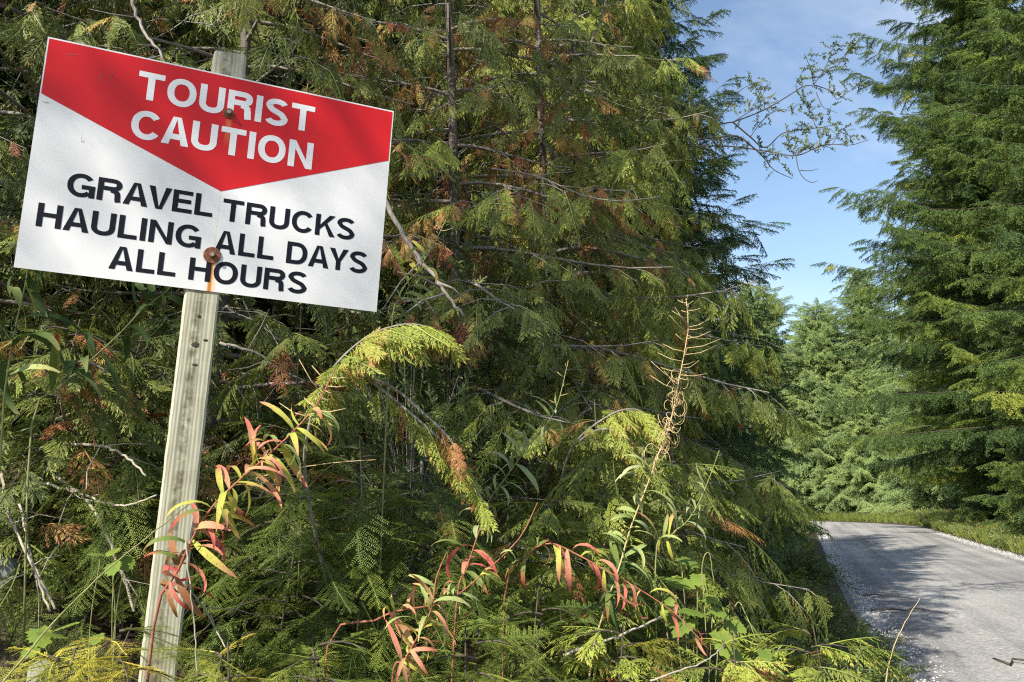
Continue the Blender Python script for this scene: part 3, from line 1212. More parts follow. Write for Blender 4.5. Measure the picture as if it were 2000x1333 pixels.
def glyph(ch, w):
    """-> (advance width, list of strokes (polyline, width)); flat polygons as ('poly', pts)"""
    h = w / 2
    lo, hi = h, 1 - h
    if ch == 'T':
        W = .74
        return W, [[(0, hi), (W, hi)], [(W / 2, 1 - w), (W / 2, 0)]]
    if ch == 'I':
        return w, [[(h, 0), (h, 1)]]
    if ch == 'L':
        W = .60
        return W, [[(h, 1), (h, 0)], [(w, lo), (W, lo)]]
    if ch == 'E':
        W = .64
        return W, [[(h, 1), (h, 0)], [(w, hi), (W, hi)], [(w, .52), (W * .94, .52)], [(w, lo), (W * 1.02, lo)]]
    if ch == 'H':
        W = .74
        return W, [[(h, 0), (h, 1)], [(W - h, 0), (W - h, 1)], [(w, .52), (W - w, .52)]]
    if ch == 'U':
        W = .74
        r = W / 2 - h
        return W, [[(h, 1)] + [(W / 2 + (x - W / 2), y) for x, y in arc(W / 2, .34, r, .34 - h + .012, 180, 360, 20, 2.2)] + [(W - h, 1)]]
    if ch == 'O':
        W = .84
        pts = arc(W / 2, .5, W / 2 - h, .5 - h + .012, 0, 360, 44, 2.15)
        return W, [pts + [pts[1]]]
    if ch == 'C':
        W = .80
        return W, [arc(.42, .5, .42 - h, .5 - h + .012, 38, 326, 36, 2.12)]
    if ch == 'G':
        W = .82
        a = arc(.42, .5, .42 - h, .5 - h + .012, 38, 318, 36, 2.12)
        return W, [a, [(W - .06 * 1, 0), (W - .06, .53)][:], [(.44, .53 - h), (W - .06 - .001, .53 - h)]]
    if ch == 'A':
        W = .78
        return W, [('poly', [(0, 0), (w * 1.08, 0), (W / 2, 1 - w * .42), (W / 2, 1), (W / 2 - w * .58, 1)]),
                   ('poly', [(W - w * 1.08, 0), (W, 0), (W / 2 + w * .58, 1), (W / 2, 1), (W / 2, 1 - w * .42)]),
                   [(.20, .29), (W - .20, .29)]]
    if ch == 'V':
        W = .74
        return W, [('poly', [(0, 1), (W / 2 - w * .56, 0), (W / 2, 0), (W / 2, w * .46), (w * 1.08, 1)]),
                   ('poly', [(W, 1), (W - w * 1.08, 1), (W / 2, w * .46), (W / 2, 0), (W / 2 + w * .56, 0)])]
    if ch == 'Y':
        W = .74
        return W, [('poly', [(0, 1), (W / 2 - h, .40), (W / 2, .40), (W / 2, .53), (w * 1.15, 1)]),
                   ('poly', [(W, 1), (W - w * 1.15, 1), (W / 2, .53), (W / 2, .40), (W / 2 + h, .40)]), [(W / 2, .40), (W / 2, 0)]]
    if ch == 'N':
        W = .76
        return W, [[(h, 0), (h, 1)], [(W - h, 0), (W - h, 1)], ('poly', [(w, 1), (w, 1 - w * 1.55), (W - w, 0), (W - w, w * 1.55)])]
    if ch == 'K':
        W = .76
        return W, [[(h, 0), (h, 1)], ('poly', [(w, .50), (w, .29), (W * .98, 1), (W * .98 - w * 1.25, 1)]), ('poly', [(.33, .56), (.42, .66), (W * 1.02, 0), (W * 1.02 - w * 1.2, 0)])]
    if ch == 'D':
        W = .77
        return W, [[(h, 0), (h, 1)], [(w, hi)] + arc(.36, .5, W - .36 - h, .5 - h, 90, -90, 24, 2.25) + [(w, lo)]]
    if ch == 'R':
        W = .76
        return W, [[(h, 0), (h, 1)], [(w, hi)] + arc(.47, .735, W - .47 - h - .01, .265 - h, 90, -90, 18, 2.2) + [(w, .47 + h)],
                   [(.42, .47 + h * .2), (.55, .455), (W - h - .06, .40), (W - h - .035, .29), (W - h - .03, .12), (W - h - .01, 0)]]
    if ch == 'S':
        W = .72
        c = W / 2
        rx = c - h
        top = arc(c, .735, rx * .96, .265 - h + .012, 22, 180, 18, 2.1)
        mid = bez([(h + rx * .04, .735), (.20, .60), (c, .515), (W - .20, .43), (W - h, .275)], 20)[1:-1].tolist()
        bot = arc(c, .275, rx, .275 - h + .012, 0, -160, 18, 2.1)
        return W, [top + [tuple(q) for q in mid] + bot]
    return .3, []


def lettering(text, w, mtl):
    """mesh of one word, baseline at the origin, cap height 1"""
    b = MB()
    x = 0.0
    for gi_, ch in enumerate(text):
        W, strokes = glyph(ch, w)
        for k, st in enumerate(strokes):
            z = .0006 * k
            if st[0] == 'poly':
                pts = np.array([(px + x, py, z) for px, py in st[1]])
                area = sum(pts[i][0] * pts[(i + 1) % len(pts)][1] - pts[(i + 1) % len(pts)][0] * pts[i][1] for i in range(len(pts)))
                f = tuple(range(len(pts)))
                b.add(pts, [f if area > 0 else f[::-1]])
                continue
            p = np.array(st, float)
            closed = np.allclose(p[1], p[-1]) and len(p) > 10
            d = np.diff(p, axis=0)
            d /= np.linalg.norm(d, axis=1)[:, None] + 1e-12
            nn = np.stack([-d[:, 1], d[:, 0]], 1)
            pn = np.vstack([nn[:1], nn[:-1] + nn[1:], nn[-1:]])
            pn /= np.linalg.norm(pn, axis=1)[:, None] + 1e-12
            for i in range(1, len(p) - 1):
                pn[i] /= max(.5, abs(pn[i] @ nn[i]))
            if closed:
                p = p[:-1]
                pn = pn[:-1]
                pn[0] = pn[-1]
            left, right = p + pn * w / 2, p - pn * w / 2
            vs = np.vstack([np.c_[right, np.full(len(p), z)], np.c_[left, np.full(len(p), z)]])
            vs[:, 0] += x
            m = len(p)
            b.add(vs, [(i, i + 1, m + i + 1, m + i) for i in range(m - 1)])
        gap = .095
        pair = text[gi_:gi_ + 2]
        if pair in ('AV', 'VE', 'AY', 'YS', 'AU', 'CA', 'HA', 'DA', 'RA', 'KS'):
            gap = .055
        if pair in ('AV', 'AY'):
            gap = -.01
        x += W + gap
    return b, x - gap


post_base = O + U * -.016 + V * -1.55 - N * .05
sign = thing('road_sign', post_base, 'red and white TOURIST CAUTION sign bolted to a weathered wooden post', 'sign')
MS = Matrix(((U[0], V[0], N[0], O[0]), (U[1], V[1], N[1], O[1]), (U[2], V[2], N[2], O[2]), (0, 0, 0, 1)))


def sign_part(name, me, parent, lab=None, lift=0.0):
    o = bpy.data.objects.new(name, me)
    COL.objects.link(o)
    o.parent = parent
    return o


rel = Matrix.Translation(Vector(-post_base)) @ MS      # sign frame relative to the post foot
pw, ph, th = .914, .61, .003
b = MB()
nx, ny = 24, 16
rgp = np.random.default_rng(3)


def bulge(x, y):
    return .0016 * math.sin(x * 7 + 1) * math.sin(y * 9) + .003 * math.exp(-(((x + .33) / .025) ** 2 + ((y - .10 + .06) / .03) ** 2)) * 0


xs, ys = np.linspace(-pw / 2, pw / 2, nx + 1), np.linspace(-ph / 2, ph / 2, ny + 1)
b.box((-pw / 2, -ph / 2, -th), (pw / 2, ph / 2, 0))
panel = sign_part('panel', b.mesh('sign_panel', WHITE, False), sign)
panel.matrix_local = rel
panel['label'] = 'white sheet sign panel with rust run down from the bolts'


def on_panel(name, bld, mtl, z, lab, ox=0, oy=0, sc=1.0, sx=None):
    v = np.concatenate(bld.v)
    v = np.c_[v[:, 0] * (sx or sc) + ox, v[:, 1] * sc + oy, v[:, 2] * sc + z]
    bld.v = [v]
    o = link(name, bld.mesh(name, mtl, False), panel)
    o['label'] = lab
    return o


b = MB()
b.add([(-.4535, .3010, 0), (-.4535, .1515, 0), (.0010, -.0265, 0), (.4535, .1500, 0), (.4535, .3010, 0)], [(0, 1, 2, 3, 4)])
on_panel('red_field', b, RED, .0006, 'red five-sided field pointing down')


def word(text, x0, x1, y0, y1, w, mtl, z, colr):
    bl, width = lettering(text, w, mtl)
    on_panel('lettering', bl, mtl, z, '%s word %s' % (colr, text), x0, y0, y1 - y0, (x1 - x0) / width)


word('TOURIST', -.2350, .2290, .1890, .2660, .200, WLET, .0012, 'white')
word('CAUTION', -.2385, .2350, .0795, .1575, .200, WLET, .0012, 'white')
word('GRAVEL', -.3665, -.0140, -.1020, -.0415, .180, BLACK, .0008, 'black')
word('TRUCKS', .0110, .3735, -.1060, -.0445, .180, BLACK, .0008, 'black')
word('HAULING', -.4235, -.0365, -.1935, -.1325, .180, BLACK, .0008, 'black')
word('ALL', .0000, .1560, -.1965, -.1345, .180, BLACK, .0008, 'black')
word('DAYS', .1905, .4185, -.1985, -.1365, .180, BLACK, .0008, 'black')
word('ALL', -.2480, -.0880, -.2775, -.2165, .180, BLACK, .0008, 'black')
word('HOURS', -.0555, .2540, -.2800, -.2195, .180, BLACK, .0008, 'black')

for (sx_, sy_, an_, ln_, col_) in ((-.30, .235, 80, .05, 'd'), (-.325, .225, 70, .03, 'd'), (-.352, .055, 95, .022, 'l'), (-.345, .045, 30, .012, 'd'), (-.44, .13, 5, .02, 'd'), (.33, .06, -40, .05, 'l'), (.20, -.01, -35, .03, 'l'), (-.40, .27, 12, .04, 'd')):
    b = MB()
    dx, dy = math.cos(R(an_)), math.sin(R(an_))
    b.add([(sx_ - dx * ln_ / 2, sy_ - dy * ln_ / 2, 0), (sx_ + dy * .0007, sy_ - dx * .0007, 0), (sx_ + dx * ln_ / 2, sy_ + dy * ln_ / 2, 0), (sx_ - dy * .0007, sy_ + dx * .0007, 0)], [(0, 1, 2, 3)])
    on_panel('scratch', b, SCR[col_], .0013, 'thin scratch in the sign face')
# bolts
for (bx_, by_, wr, lab) in ((-.001, .1965, .0145, 'rusty hex bolt through the word TOURIST'), (-.002, -.2064, .0225, 'rusty lower bolt on a wide washer')):
    b = MB()
    hexr = .0095
    ang = np.arange(6) * math.pi / 3 + .3
    ring = np.c_[np.cos(ang), np.sin(ang)]
    vs = [(x * hexr, y * hexr, z) for z, k in ((.0035, 1), (.0095, 1)) for x, y in ring]
    vs += [(x * hexr * .82, y * hexr * .82, .0110) for x, y in ring]
    fs = [(i, (i + 1) % 6, 6 + (i + 1) % 6, 6 + i) for i in range(6)] + [(6 + i, 6 + (i + 1) % 6, 12 + (i + 1) % 6, 12 + i) for i in range(6)] + [tuple(range(12, 18))]
    b.add(vs, fs)
    bo = link('bolt', b.mesh('bolt_nut', RUST, False), sign)
    bo.matrix_local = rel @ Matrix.Translation((bx_, by_, 0))
    bo['label'] = lab
    b = MB()
    an = np.arange(24) * 2 * math.pi / 24
    prof = [(wr, .0010), (wr, .0030), (wr * .96, .0038), (wr * .35, .0038)]
    vs = [(math.cos(a) * r_, math.sin(a) * r_, z) for r_, z in prof for a in an]
    fs = [(k * 24 + i, k * 24 + (i + 1) % 24, (k + 1) * 24 + (i + 1) % 24, (k + 1) * 24 + i) for k in range(3) for i in range(24)]
    b.add(vs, fs)
    link('washer', b.mesh('washer', RUST, False), bo)
    b = MB()
    vs = [(math.cos(a) * .0052, math.sin(a) * .0052, z) for z in (.0105, .0165) for a in an[::2]]
    b.add(vs, [(i, (i + 1) % 12, 12 + (i + 1) % 12, 12 + i) for i in range(12)] + [tuple(range(12, 24))])
    link('threaded_end', b.mesh('threaded_end', STEEL, False), bo)

# post: square, eased corners, worn slanted top
POSTM = post_mat()
b = MB()
x0, x1, z1, z0, ch = -.0600, .0290, -.0040, -.0930, .006
prof = [(x0 + ch, z1), (x1 - ch, z1), (x1, z1 - ch), (x1, z0 + ch), (x1 - ch, z0), (x0 + ch, z0), (x0, z0 + ch), (x0, z1 - ch)]
ysl = np.concatenate([np.linspace(-1.55, .34, 60), [.3745]])
rgp = np.random.default_rng(8)
vs = []
for i, yv in enumerate(ysl):
    for k, (px, pz) in enumerate(prof):
        jx, jz = rgp.normal() * .0005, rgp.normal() * .0005
        yy = yv
        if i == len(ysl) - 1:
            yy = yv + (.004 if px > 0 else -.001) + rgp.normal() * .002
            px *= .97
        vs.append((px + jx, yy, pz + jz))
fs = []
for i in range(len(ysl) - 1):
    for k in range(8):
        j = (k + 1) % 8
        fs.append((i * 8 + k, i * 8 + j, (i + 1) * 8 + j, (i + 1) * 8 + k)[::-1])
fs.append(tuple((len(ysl) - 1) * 8 + k for k in range(8))[::-1])
b.add(vs, fs)
po = link('post', b.mesh('sign_post', POSTM, False), sign)
po.matrix_local = rel
po['label'] = 'weathered grey-green square wooden post with a mildewed strip'
# knots: shallow dark ovals standing slightly proud
m_, n_, l_, b_, o_ = mat('knot_wood')
b_.inputs['Base Color'].default_value = (.045, .035, .022, 1)
b_.inputs['Roughness'].default_value = .9
for (kx, ky, ra, rb) in ((-.018, -.452, .011, .008), (-.013, -.505, .008, .004), (.006, -.437, .006, .004), (-.017, -.375, .005, .005)):
    b = MB()
    vs = [(kx, ky, z1 + .0018)] + [(kx + math.cos(a) * ra * rgp.uniform(.8, 1.15), ky + math.sin(a) * rb * rgp.uniform(.8, 1.15), z1 + .0006) for a in np.arange(12) * math.pi / 6]
    b.add(vs, [(0, 1 + i, 1 + (i + 1) % 12) for i in range(12)])
    k_ = link('knot', b.mesh('knot', m_, False), po)

# ------------------------------------------------------------------ fireweed
def fw_leaf_mat(name, stops, trans=.30):
    m, n, l, b, out = mat(name)
    va = n.new('ShaderNodeAttribute')
    va.attribute_name = 'v'
    oi = n.new('ShaderNodeObjectInfo')
    nz = n.new('ShaderNodeTexNoise')
    nz.inputs['Scale'].default_value = 60
    tc = n.new('ShaderNodeTexCoord')
    l.new(tc.outputs['Object'], nz.inputs['Vector'])
    a = math_node(n, 'MULTIPLY_ADD', b=.5)
    a.inputs[2].default_value = -.25
    l.new(oi.outputs['Random'], a.inputs[0])
    c = math_node(n, 'MULTIPLY_ADD', b=.5)
    c.inputs[2].default_value = -.25
    l.new(nz.outputs['Fac'], c.inputs[0])
    s1, s2 = math_node(n, 'ADD'), math_node(n, 'ADD')
    l.new(va.outputs['Fac'], s1.inputs[0])
    l.new(a.outputs[0], s1.inputs[1])
    l.new(s1.outputs[0], s2.inputs[0])
    l.new(c.outputs[0], s2.inputs[1])
    r0 = ramp(n, stops)
    l.new(s2.outputs[0], r0.inputs[0])
    sp = n.new('ShaderNodeTexNoise')
    sp.inputs['Scale'].default_value = 22
    sp.inputs['Detail'].default_value = 4
    sp.inputs['Roughness'].default_value = .7
    ofs = n.new('ShaderNodeVectorMath')
    ofs.operation = 'ADD'
    l.new(tc.outputs['Object'], ofs.inputs[0])
    l.new(oi.outputs['Location'], ofs.inputs[1])
    l.new(ofs.outputs[0], sp.inputs['Vector'])
    spr = ramp(n, [(.0, (.42, .30, .24)), (.33, (.50, .38, .30)), (.40, (.92, .92, .90)), (.62, (1.08, 1.06, 1.02))])
    l.new(sp.outputs['Fac'], spr.inputs[0])
    r = n.new('ShaderNodeMixRGB')
    r.blend_type = 'MULTIPLY'
    r.inputs[0].default_value = 1
    l.new(r0.outputs[0], r.inputs[1])
    l.new(spr.outputs[0], r.inputs[2])
    l.new(r.outputs[0], b.inputs['Base Color'])
    b.inputs['Roughness'].default_value = .65
    b.inputs['Specular IOR Level'].default_value = .2
    tr = n.new('ShaderNodeBsdfTranslucent')
    l.new(r.outputs[0], tr.inputs[0])
    mx = n.new('ShaderNodeMixShader')
    mx.inputs[0].default_value = trans
    l.new(b.outputs[0], mx.inputs[1])
    l.new(tr.outputs[0], mx.inputs[2])
    l.new(mx.outputs[0], out.inputs[0])
    return m


LM = {
    'green': fw_leaf_mat('leaf_green', [(0, (.24, .31, .10)), (.6, (.33, .40, .15)), (1, (.42, .44, .17))]),
    'dark': fw_leaf_mat('leaf_dark_green', [(0, (.045, .085, .025)), (.7, (.06, .11, .03)), (1, (.12, .14, .05))], .2),
    'grey': fw_leaf_mat('leaf_grey_green', [(0, (.24, .30, .14)), (.6, (.33, .39, .20)), (1, (.40, .43, .24))]),
    'turn': fw_leaf_mat('leaf_turning', [(0, (.38, .42, .08)), (.5, (.44, .42, .09)), (.8, (.50, .27, .14)), (1, (.46, .14, .11))]),
    'pink': fw_leaf_mat('leaf_pink', [(0, (.50, .36, .16)), (.4, (.54, .26, .17)), (1, (.50, .15, .12))]),
    'red': fw_leaf_mat('leaf_crimson', [(0, (.52, .22, .14)), (.6, (.50, .13, .11)), (1, (.38, .05, .06))]),
    'tip': fw_leaf_mat('leaf_green_red_tip', [(0, (.11, .17, .04)), (.6, (.17, .22, .06)), (.8, (.34, .15, .06)), (1, (.40, .06, .04))]),
    'dead': fw_leaf_mat('leaf_dead_brown', [(0, (.20, .09, .04)), (1, (.34, .15, .07))], .15),
}
LEAF_SHAPES = []
for droop, twist, wv_ in ((.4, .3, .10), (1.0, -.5, .09), (1.6, .5, .105), (2.1, -.6, .09), (2.6, .7, .085)):
    LEAF_SHAPES.append((droop, twist, wv_))
_leaf_cache = {}


def fw_leaf(shape, mk):
    key = (shape, mk)
    if key in _leaf_cache:
        return _leaf_cache[key]
    droop, twist, w = LEAF_SHAPES[shape]
    n = 9
    p = np.zeros(3)
    vs, a = [], []
    for i in range(n + 1):
        u = i / n
        an = .45 - droop * u * (1.15 if u < .5 else 1.0)
        if i:
            p = p + np.array([math.cos(an), 0, math.sin(an)]) / n
        wd = .74 * w * (math.sin(math.pi * min(1, u * .93 + .04)) ** .75) * (1 - .25 * u)
        nn = np.array([-math.sin(an), 0, math.cos(an)])
        tw = twist * u
        sd = np.array([0, math.cos(tw), 0]) + nn * math.sin(tw)
        up = nn * (.22 * wd)
        ruf = .006 * math.sin(u * 19 + shape)
        vs += [p + sd * wd + up + nn * ruf, p.copy(), p - sd * wd + up - nn * ruf]
        a += [u, u * .95, u]
    fs = []
    for i in range(n):
        k = 3 * i
        fs += [(k, k + 1, k + 4, k + 3), (k + 1, k + 2, k + 5, k + 4)]
    b = MB()
    b.add(vs, fs, a)
    _leaf_cache[key] = b.mesh('lance_leaf', LM[mk], True)
    return _leaf_cache[key]


def orient(d, up):
    X = nrm(d)
    Y = nrm(np.cross(up, X))
    Z = np.cross(X, Y)
    return Matrix(((X[0], Y[0], Z[0]), (X[1], Y[1], Z[1]), (X[2], Y[2], Z[2])))


def curve_at(pts, u):
    f = u * (len(pts) - 1)
    i = min(int(f), len(pts) - 2)
    return pts[i] + (pts[i + 1] - pts[i]) * (f - i)


def fireweed(label, px, seed, n, size, zones, u0=.1, u1=.8, stem=REDSTEM, rad=.0032, pods=None, curls=None, shapes=(1, 2, 3, 4), lift=.25, spread=1.0, group='fireweed on the bank'):
    """zones: list of (u limit, [materials]); px: stem pixels from the foot up with distance"""
    rg = np.random.default_rng(seed)
    P = np.array([at(*q) for q in px])
    foot = P[0].copy()
    g_ = gz(foot[0], foot[1])
    if foot[2] > g_ + .03:
        P = np.vstack([[foot[0] + rg.normal() * .02, foot[1] + .02, g_ - .02], P])
    pts = bez(P, 26)
    base = pts[0]
    e = thing('fireweed', base, label, 'plant', group)
    q = pts - base
    b = MB()
    b.tube(q, np.linspace(rad, rad * .45, len(q)), 6)
    link('stem', b.mesh('fireweed_stem', stem), e)
    nadd = (len(P) - len(px)) / (len(P) - 1)
    for i in range(n):
        u = u0 + (u1 - u0) * (i + rg.uniform(.1, .9)) / n
        uu = nadd + (1 - nadd) * u
        p = curve_at(q, uu)
        tg = nrm(curve_at(q, min(1, uu + .03)) - curve_at(q, max(0, uu - .03)))
        az = i * 2.4 + rg.normal() * 1.0 + seed
        s1 = nrm(np.cross(tg, np.array([.3, 1, .2])))
        s2 = np.cross(tg, s1)
        out = s1 * math.cos(az) + s2 * math.sin(az) * .8
        d = nrm(out * spread + tg * .2 + UPV * (lift + rg.normal() * .3) + rg.normal(size=3) * .22)
        for lim, ms in zones:
            if u <= lim:
                mk = ms[rg.integers(len(ms))]
                break
        L = size * rg.uniform(.75, 1.2) * (1.0 if u < .6 else 1 - (u - .6) * .9)
        lf = link('leaf', fw_leaf(shapes[rg.integers(len(shapes))], mk), e)
        Mx = orient(d, nrm(UPV + np.array([-.15, -.35, 0]) + rg.normal(size=3) * .38)).to_4x4()
        lf.matrix_local = Matrix.Translation(Vector(p)) @ Mx @ Matrix.Diagonal((L, L, L, 1))
    if pods:
        b = MB()
        pu0, pu1, pn, pl = pods
        for i in range(pn):
            u = pu0 + (pu1 - pu0) * (i + .5) / pn
            p = curve_at(q, u)
            tg = nrm(curve_at(q, min(1, u + .03)) - curve_at(q, max(0, u - .03)))
            az = i * 2.1 + rg.normal() * .7
            s1 = nrm(np.cross(tg, np.array([.1, 1, .1])))
            s2 = np.cross(tg, s1)
            d = nrm(s1 * math.cos(az) + s2 * math.sin(az) * .6 + tg * rg.uniform(.0, .5))
            if rg.random() < .18:
                continue
            L = pl * rg.uniform(.25, 1.2) * (1 - .75 * max(0, (i / pn - .6) / .4))
            b.tube([p, p + d * L * .5 - UPV * .06 * L, p + d * L + UPV * .02 * L], (.0013, .0015, .0009), 4)
        o = link('seed_pods', b.mesh('seed_pods', STRAW), e)
        o['kind'] = 'stuff'
    if curls:
        b = MB()
        cu0, cu1, cn, cr = curls
        for i in range(cn):
            u = cu0 + (cu1 - cu0) * rg.random()
            p = curve_at(q, u)
            ax = nrm(rg.normal(size=3) * np.array([.7, 1.2, .5]))
            s1 = nrm(np.cross(ax, UPV + .2 * rg.normal(size=3)))
            s2 = np.cross(ax, s1)
            r_ = cr * rg.uniform(.3, 1.15)
            a0 = rg.uniform(0, 6.28)
            c = p - (s1 * math.cos(a0) + s2 * math.sin(a0)) * r_ * .9
            sw = rg.uniform(3.2, 5.6)
            kk = [c + (s1 * math.cos(a0 + sw * f) + s2 * math.sin(a0 + sw * f)) * r_ * (1 - .45 * f) * np.array([.75, 1, 1.25]) + ax * .02 * f for f in np.linspace(0, 1, 13)]
            b.tube(kk, np.linspace(.0014, .0008, 13), 4)
        o = link('curled_pods', b.mesh('curled_pods', STRAW), e)
        o['kind'] = 'stuff'
    return e


fireweed('fireweed with pink and yellow leaves leaning across the wooden post', [(300, 1225, 1.93), (345, 1120, 1.92), (400, 1010, 1.90), (460, 945, 1.90), (520, 893, 1.92), (578, 838, 1.94), (622, 785, 1.97), (655, 720, 2.0)],
         5, 70, .120, [(.16, ['red', 'dead', 'red']), (.34, ['red', 'pink', 'tip', 'turn']), (.62, ['pink', 'turn', 'turn', 'pink']), (1, ['turn', 'turn', 'green'])], shapes=(1, 2, 3, 4, 4), u0=.06, u1=.80, rad=.0036, pods=(.80, .99, 12, .085), lift=.10)
fireweed('fireweed with salmon leaves low in front of the dark hemlock', [(765, 1345, 2.15), (790, 1290, 2.14), (818, 1240, 2.13), (843, 1188, 2.13), (852, 1130, 2.15), (872, 1080, 2.17)],
         6, 38, .098, [(.35, ['pink', 'pink', 'turn']), (.8, ['turn', 'pink', 'green']), (1, ['turn'])], u1=.75, lift=.15)
fireweed('slanting red fireweed stem above the salmon-leaved one', [(640, 1262, 2.25), (731, 1213, 2.22), (775, 1194, 2.2), (839, 1184, 2.2), (880, 1172, 2.2), (935, 1128, 2.22), (1013, 1054, 2.25), (1050, 982, 2.28)],
         7, 24, .08, [(.5, ['pink', 'turn', 'pink']), (1, ['turn', 'green'])], u0=.22, u1=.86, lift=.3, stem=REDSTEM)
fireweed('tall fireweed with curled straw seed pods and pale green drooping leaves', [(1150, 1330, 2.72), (1175, 1210, 2.71), (1195, 1150, 2.70), (1212, 1100, 2.70), (1232, 1030, 2.70), (1265, 946, 2.70), (1284, 894, 2.70), (1310, 823, 2.70), (1325, 748, 2.70), (1344, 646, 2.70), (1340, 584, 2.70)],
         8, 38, .14, [(.30, ['tip', 'dark']), (1, ['green', 'grey', 'green'])], u0=.05, u1=.56, stem=STRAW, rad=.0036, pods=(.80, .995, 34, .12), curls=(.62, .82, 52, .036), lift=.35, shapes=(2, 3, 3, 4))
fireweed('grey-green fireweed with a bare pinkish tip beside the middle trunk', [(905, 1120, 2.95), (940, 1005, 2.93), (990, 930, 2.92), (1040, 862, 2.9), (1085, 800, 2.9), (1110, 705, 2.9)],
         9, 34, .12, [(.2, ['tip', 'grey']), (1, ['grey', 'green', 'grey'])], u0=.12, u1=.82, pods=(.84, .99, 5, .07), stem=GREENSTEM, lift=.3)
fireweed('slender fireweed with a dry tip beside the sign edge', [(762, 680, 2.75), (785, 590, 2.75), (815, 530, 2.74), (845, 482, 2.73), (872, 428, 2.72)],
         10, 18, .13, [(.3, ['grey', 'tip']), (1, ['grey', 'green', 'turn'])], u0=.1, u1=.75, stem=GREENSTEM, pods=(.74, .95, 9, .06), lift=.4)
fireweed('arching fireweed with hanging crimson leaves in the bottom corner thicket', [(985, 1170, 2.8), (1030, 1085, 2.65), (1075, 1062, 2.57), (1130, 1085, 2.53), (1175, 1110, 2.5), (1240, 1146, 2.48), (1320, 1200, 2.46), (1385, 1270, 2.44)],
         11, 28, .125, [(.25, ['pink', 'tip']), (1, ['red', 'red', 'pink', 'turn'])], u0=.06, u1=.98, lift=-.15, shapes=(3, 4, 4), spread=.5)
fireweed('small green fireweed right of the curled seed pods', [(1280, 1110, 3.2), (1308, 1050, 3.2), (1345, 1015, 3.2), (1375, 960, 3.2), (1405, 880, 3.2)],
         12, 22, .12, [(.3, ['green', 'turn']), (1, ['green', 'grey'])], u0=.05, u1=.8, stem=GREENSTEM, lift=.35, pods=(.9, .99, 3, .05))
fireweed('fireweed with broad dark green leaves under the sign corner', [(62, 830, 2.40), (119, 756, 2.40), (173, 708, 2.40), (235, 651, 2.40), (284, 599, 2.40), (335, 560, 2.42), (360, 500, 2.46)],
         13, 18, .20, [(.2, ['dead', 'tip']), (1, ['dark', 'dark', 'dark'])], u0=.08, u1=.95, stem=GREENSTEM, lift=.2, shapes=(1, 2, 3))
fireweed('fireweed with long green leaves hanging at the picture edge below the sign', [(2, 870, 2.3), (10, 760, 2.3), (30, 640, 2.3), (52, 540, 2.3), (60, 440, 2.33)],
         14, 18, .20, [(.3, ['green', 'tip']), (1, ['dark', 'green', 'dark'])], u0=.1, u1=.95, stem=GREENSTEM, lift=.2, shapes=(2, 3, 4))
fireweed('dark green red-tipped fireweed between the bright fronds', [(890, 1200, 2.5), (912, 1110, 2.5), (935, 1040, 2.5), (960, 965, 2.52)],
         15, 15, .13, [(.6, ['tip', 'dark', 'red']), (1, ['tip', 'grey'])], u0=.15, u1=.95, stem=REDSTEM, lift=.1, shapes=(2, 3, 4))

# ------------------------------------------------------------------ small conifers on the bank
def hemlock_bush(label, px, top, seed, rad, n=26, tint=.25, size=(.16, .27), key='hemlock', name='hemlock_sapling', group='small conifers on the bank', droop=.9, cat='sapling', tv=.06, stem_mat=DARKBARK, dead=0.0):
    """foot at the pixel px (x, y, distance), top height in metres, drooping flat boughs of radius rad"""
    rg = np.random.default_rng(seed)
    p = at(*px)
    z0 = gz(p[0], p[1])
    base = np.array([p[0], p[1], min(z0, p[2])])
    H = top + max(0, p[2] - base[2])
    e = thing(name, base, label, cat, group)
    b = MB()
    st = [np.array([.03 * math.sin(u * 4 + seed), .03 * math.cos(u * 5), H * u]) for u in np.linspace(0, 1, 8)]
    b.tube(st, np.linspace(.006, .002, 8), 5)
    sc = Scatter()
    for i in range(n):
        u = .12 + .86 * (i + rg.random()) / n
        az = i * 2.4 + rg.normal() * .3
        d0 = np.array([math.cos(az), math.sin(az), 0])
        sd0 = np.array([-d0[1], d0[0], 0])
        L = rad * (1.05 - .7 * u) * rg.uniform(.7, 1.2)
        p0 = np.array([0, 0, H * u])

        def br(s):
            return p0 + d0 * L * s + UPV * L * (.35 * s - droop * .75 * s * s)
        b.tube([br(s) for s in np.linspace(0, 1, 5)], np.linspace(.004, .0015, 5), 4, 0, False)
        bt = tint + rg.normal() * tv
        m = max(3, int(L / .065))
        for j in range(m + 1):
            s = .15 + .85 * j / m
            sg = 1 if j % 2 else -1
            dd = nrm(d0 * rg.uniform(.6, 1) + sd0 * sg * (0 if j == m else rg.uniform(.3, .9)) + UPV * (.3 - droop * 1.1 * s + rg.normal() * .15))
            t = bt + rg.normal() * .04
            if rg.random() < dead:
                t = rg.uniform(.75, .95)
            sc.add(br(s), dd, nrm(UPV + d0 * .3 + rg.normal(size=3) * .25), rg.uniform(*size), t)
    o = link('stem', b.mesh('sapling_stem', stem_mat), e)
    o['kind'] = 'stuff'
    sc.build('foliage', key, e, seed)
    return e


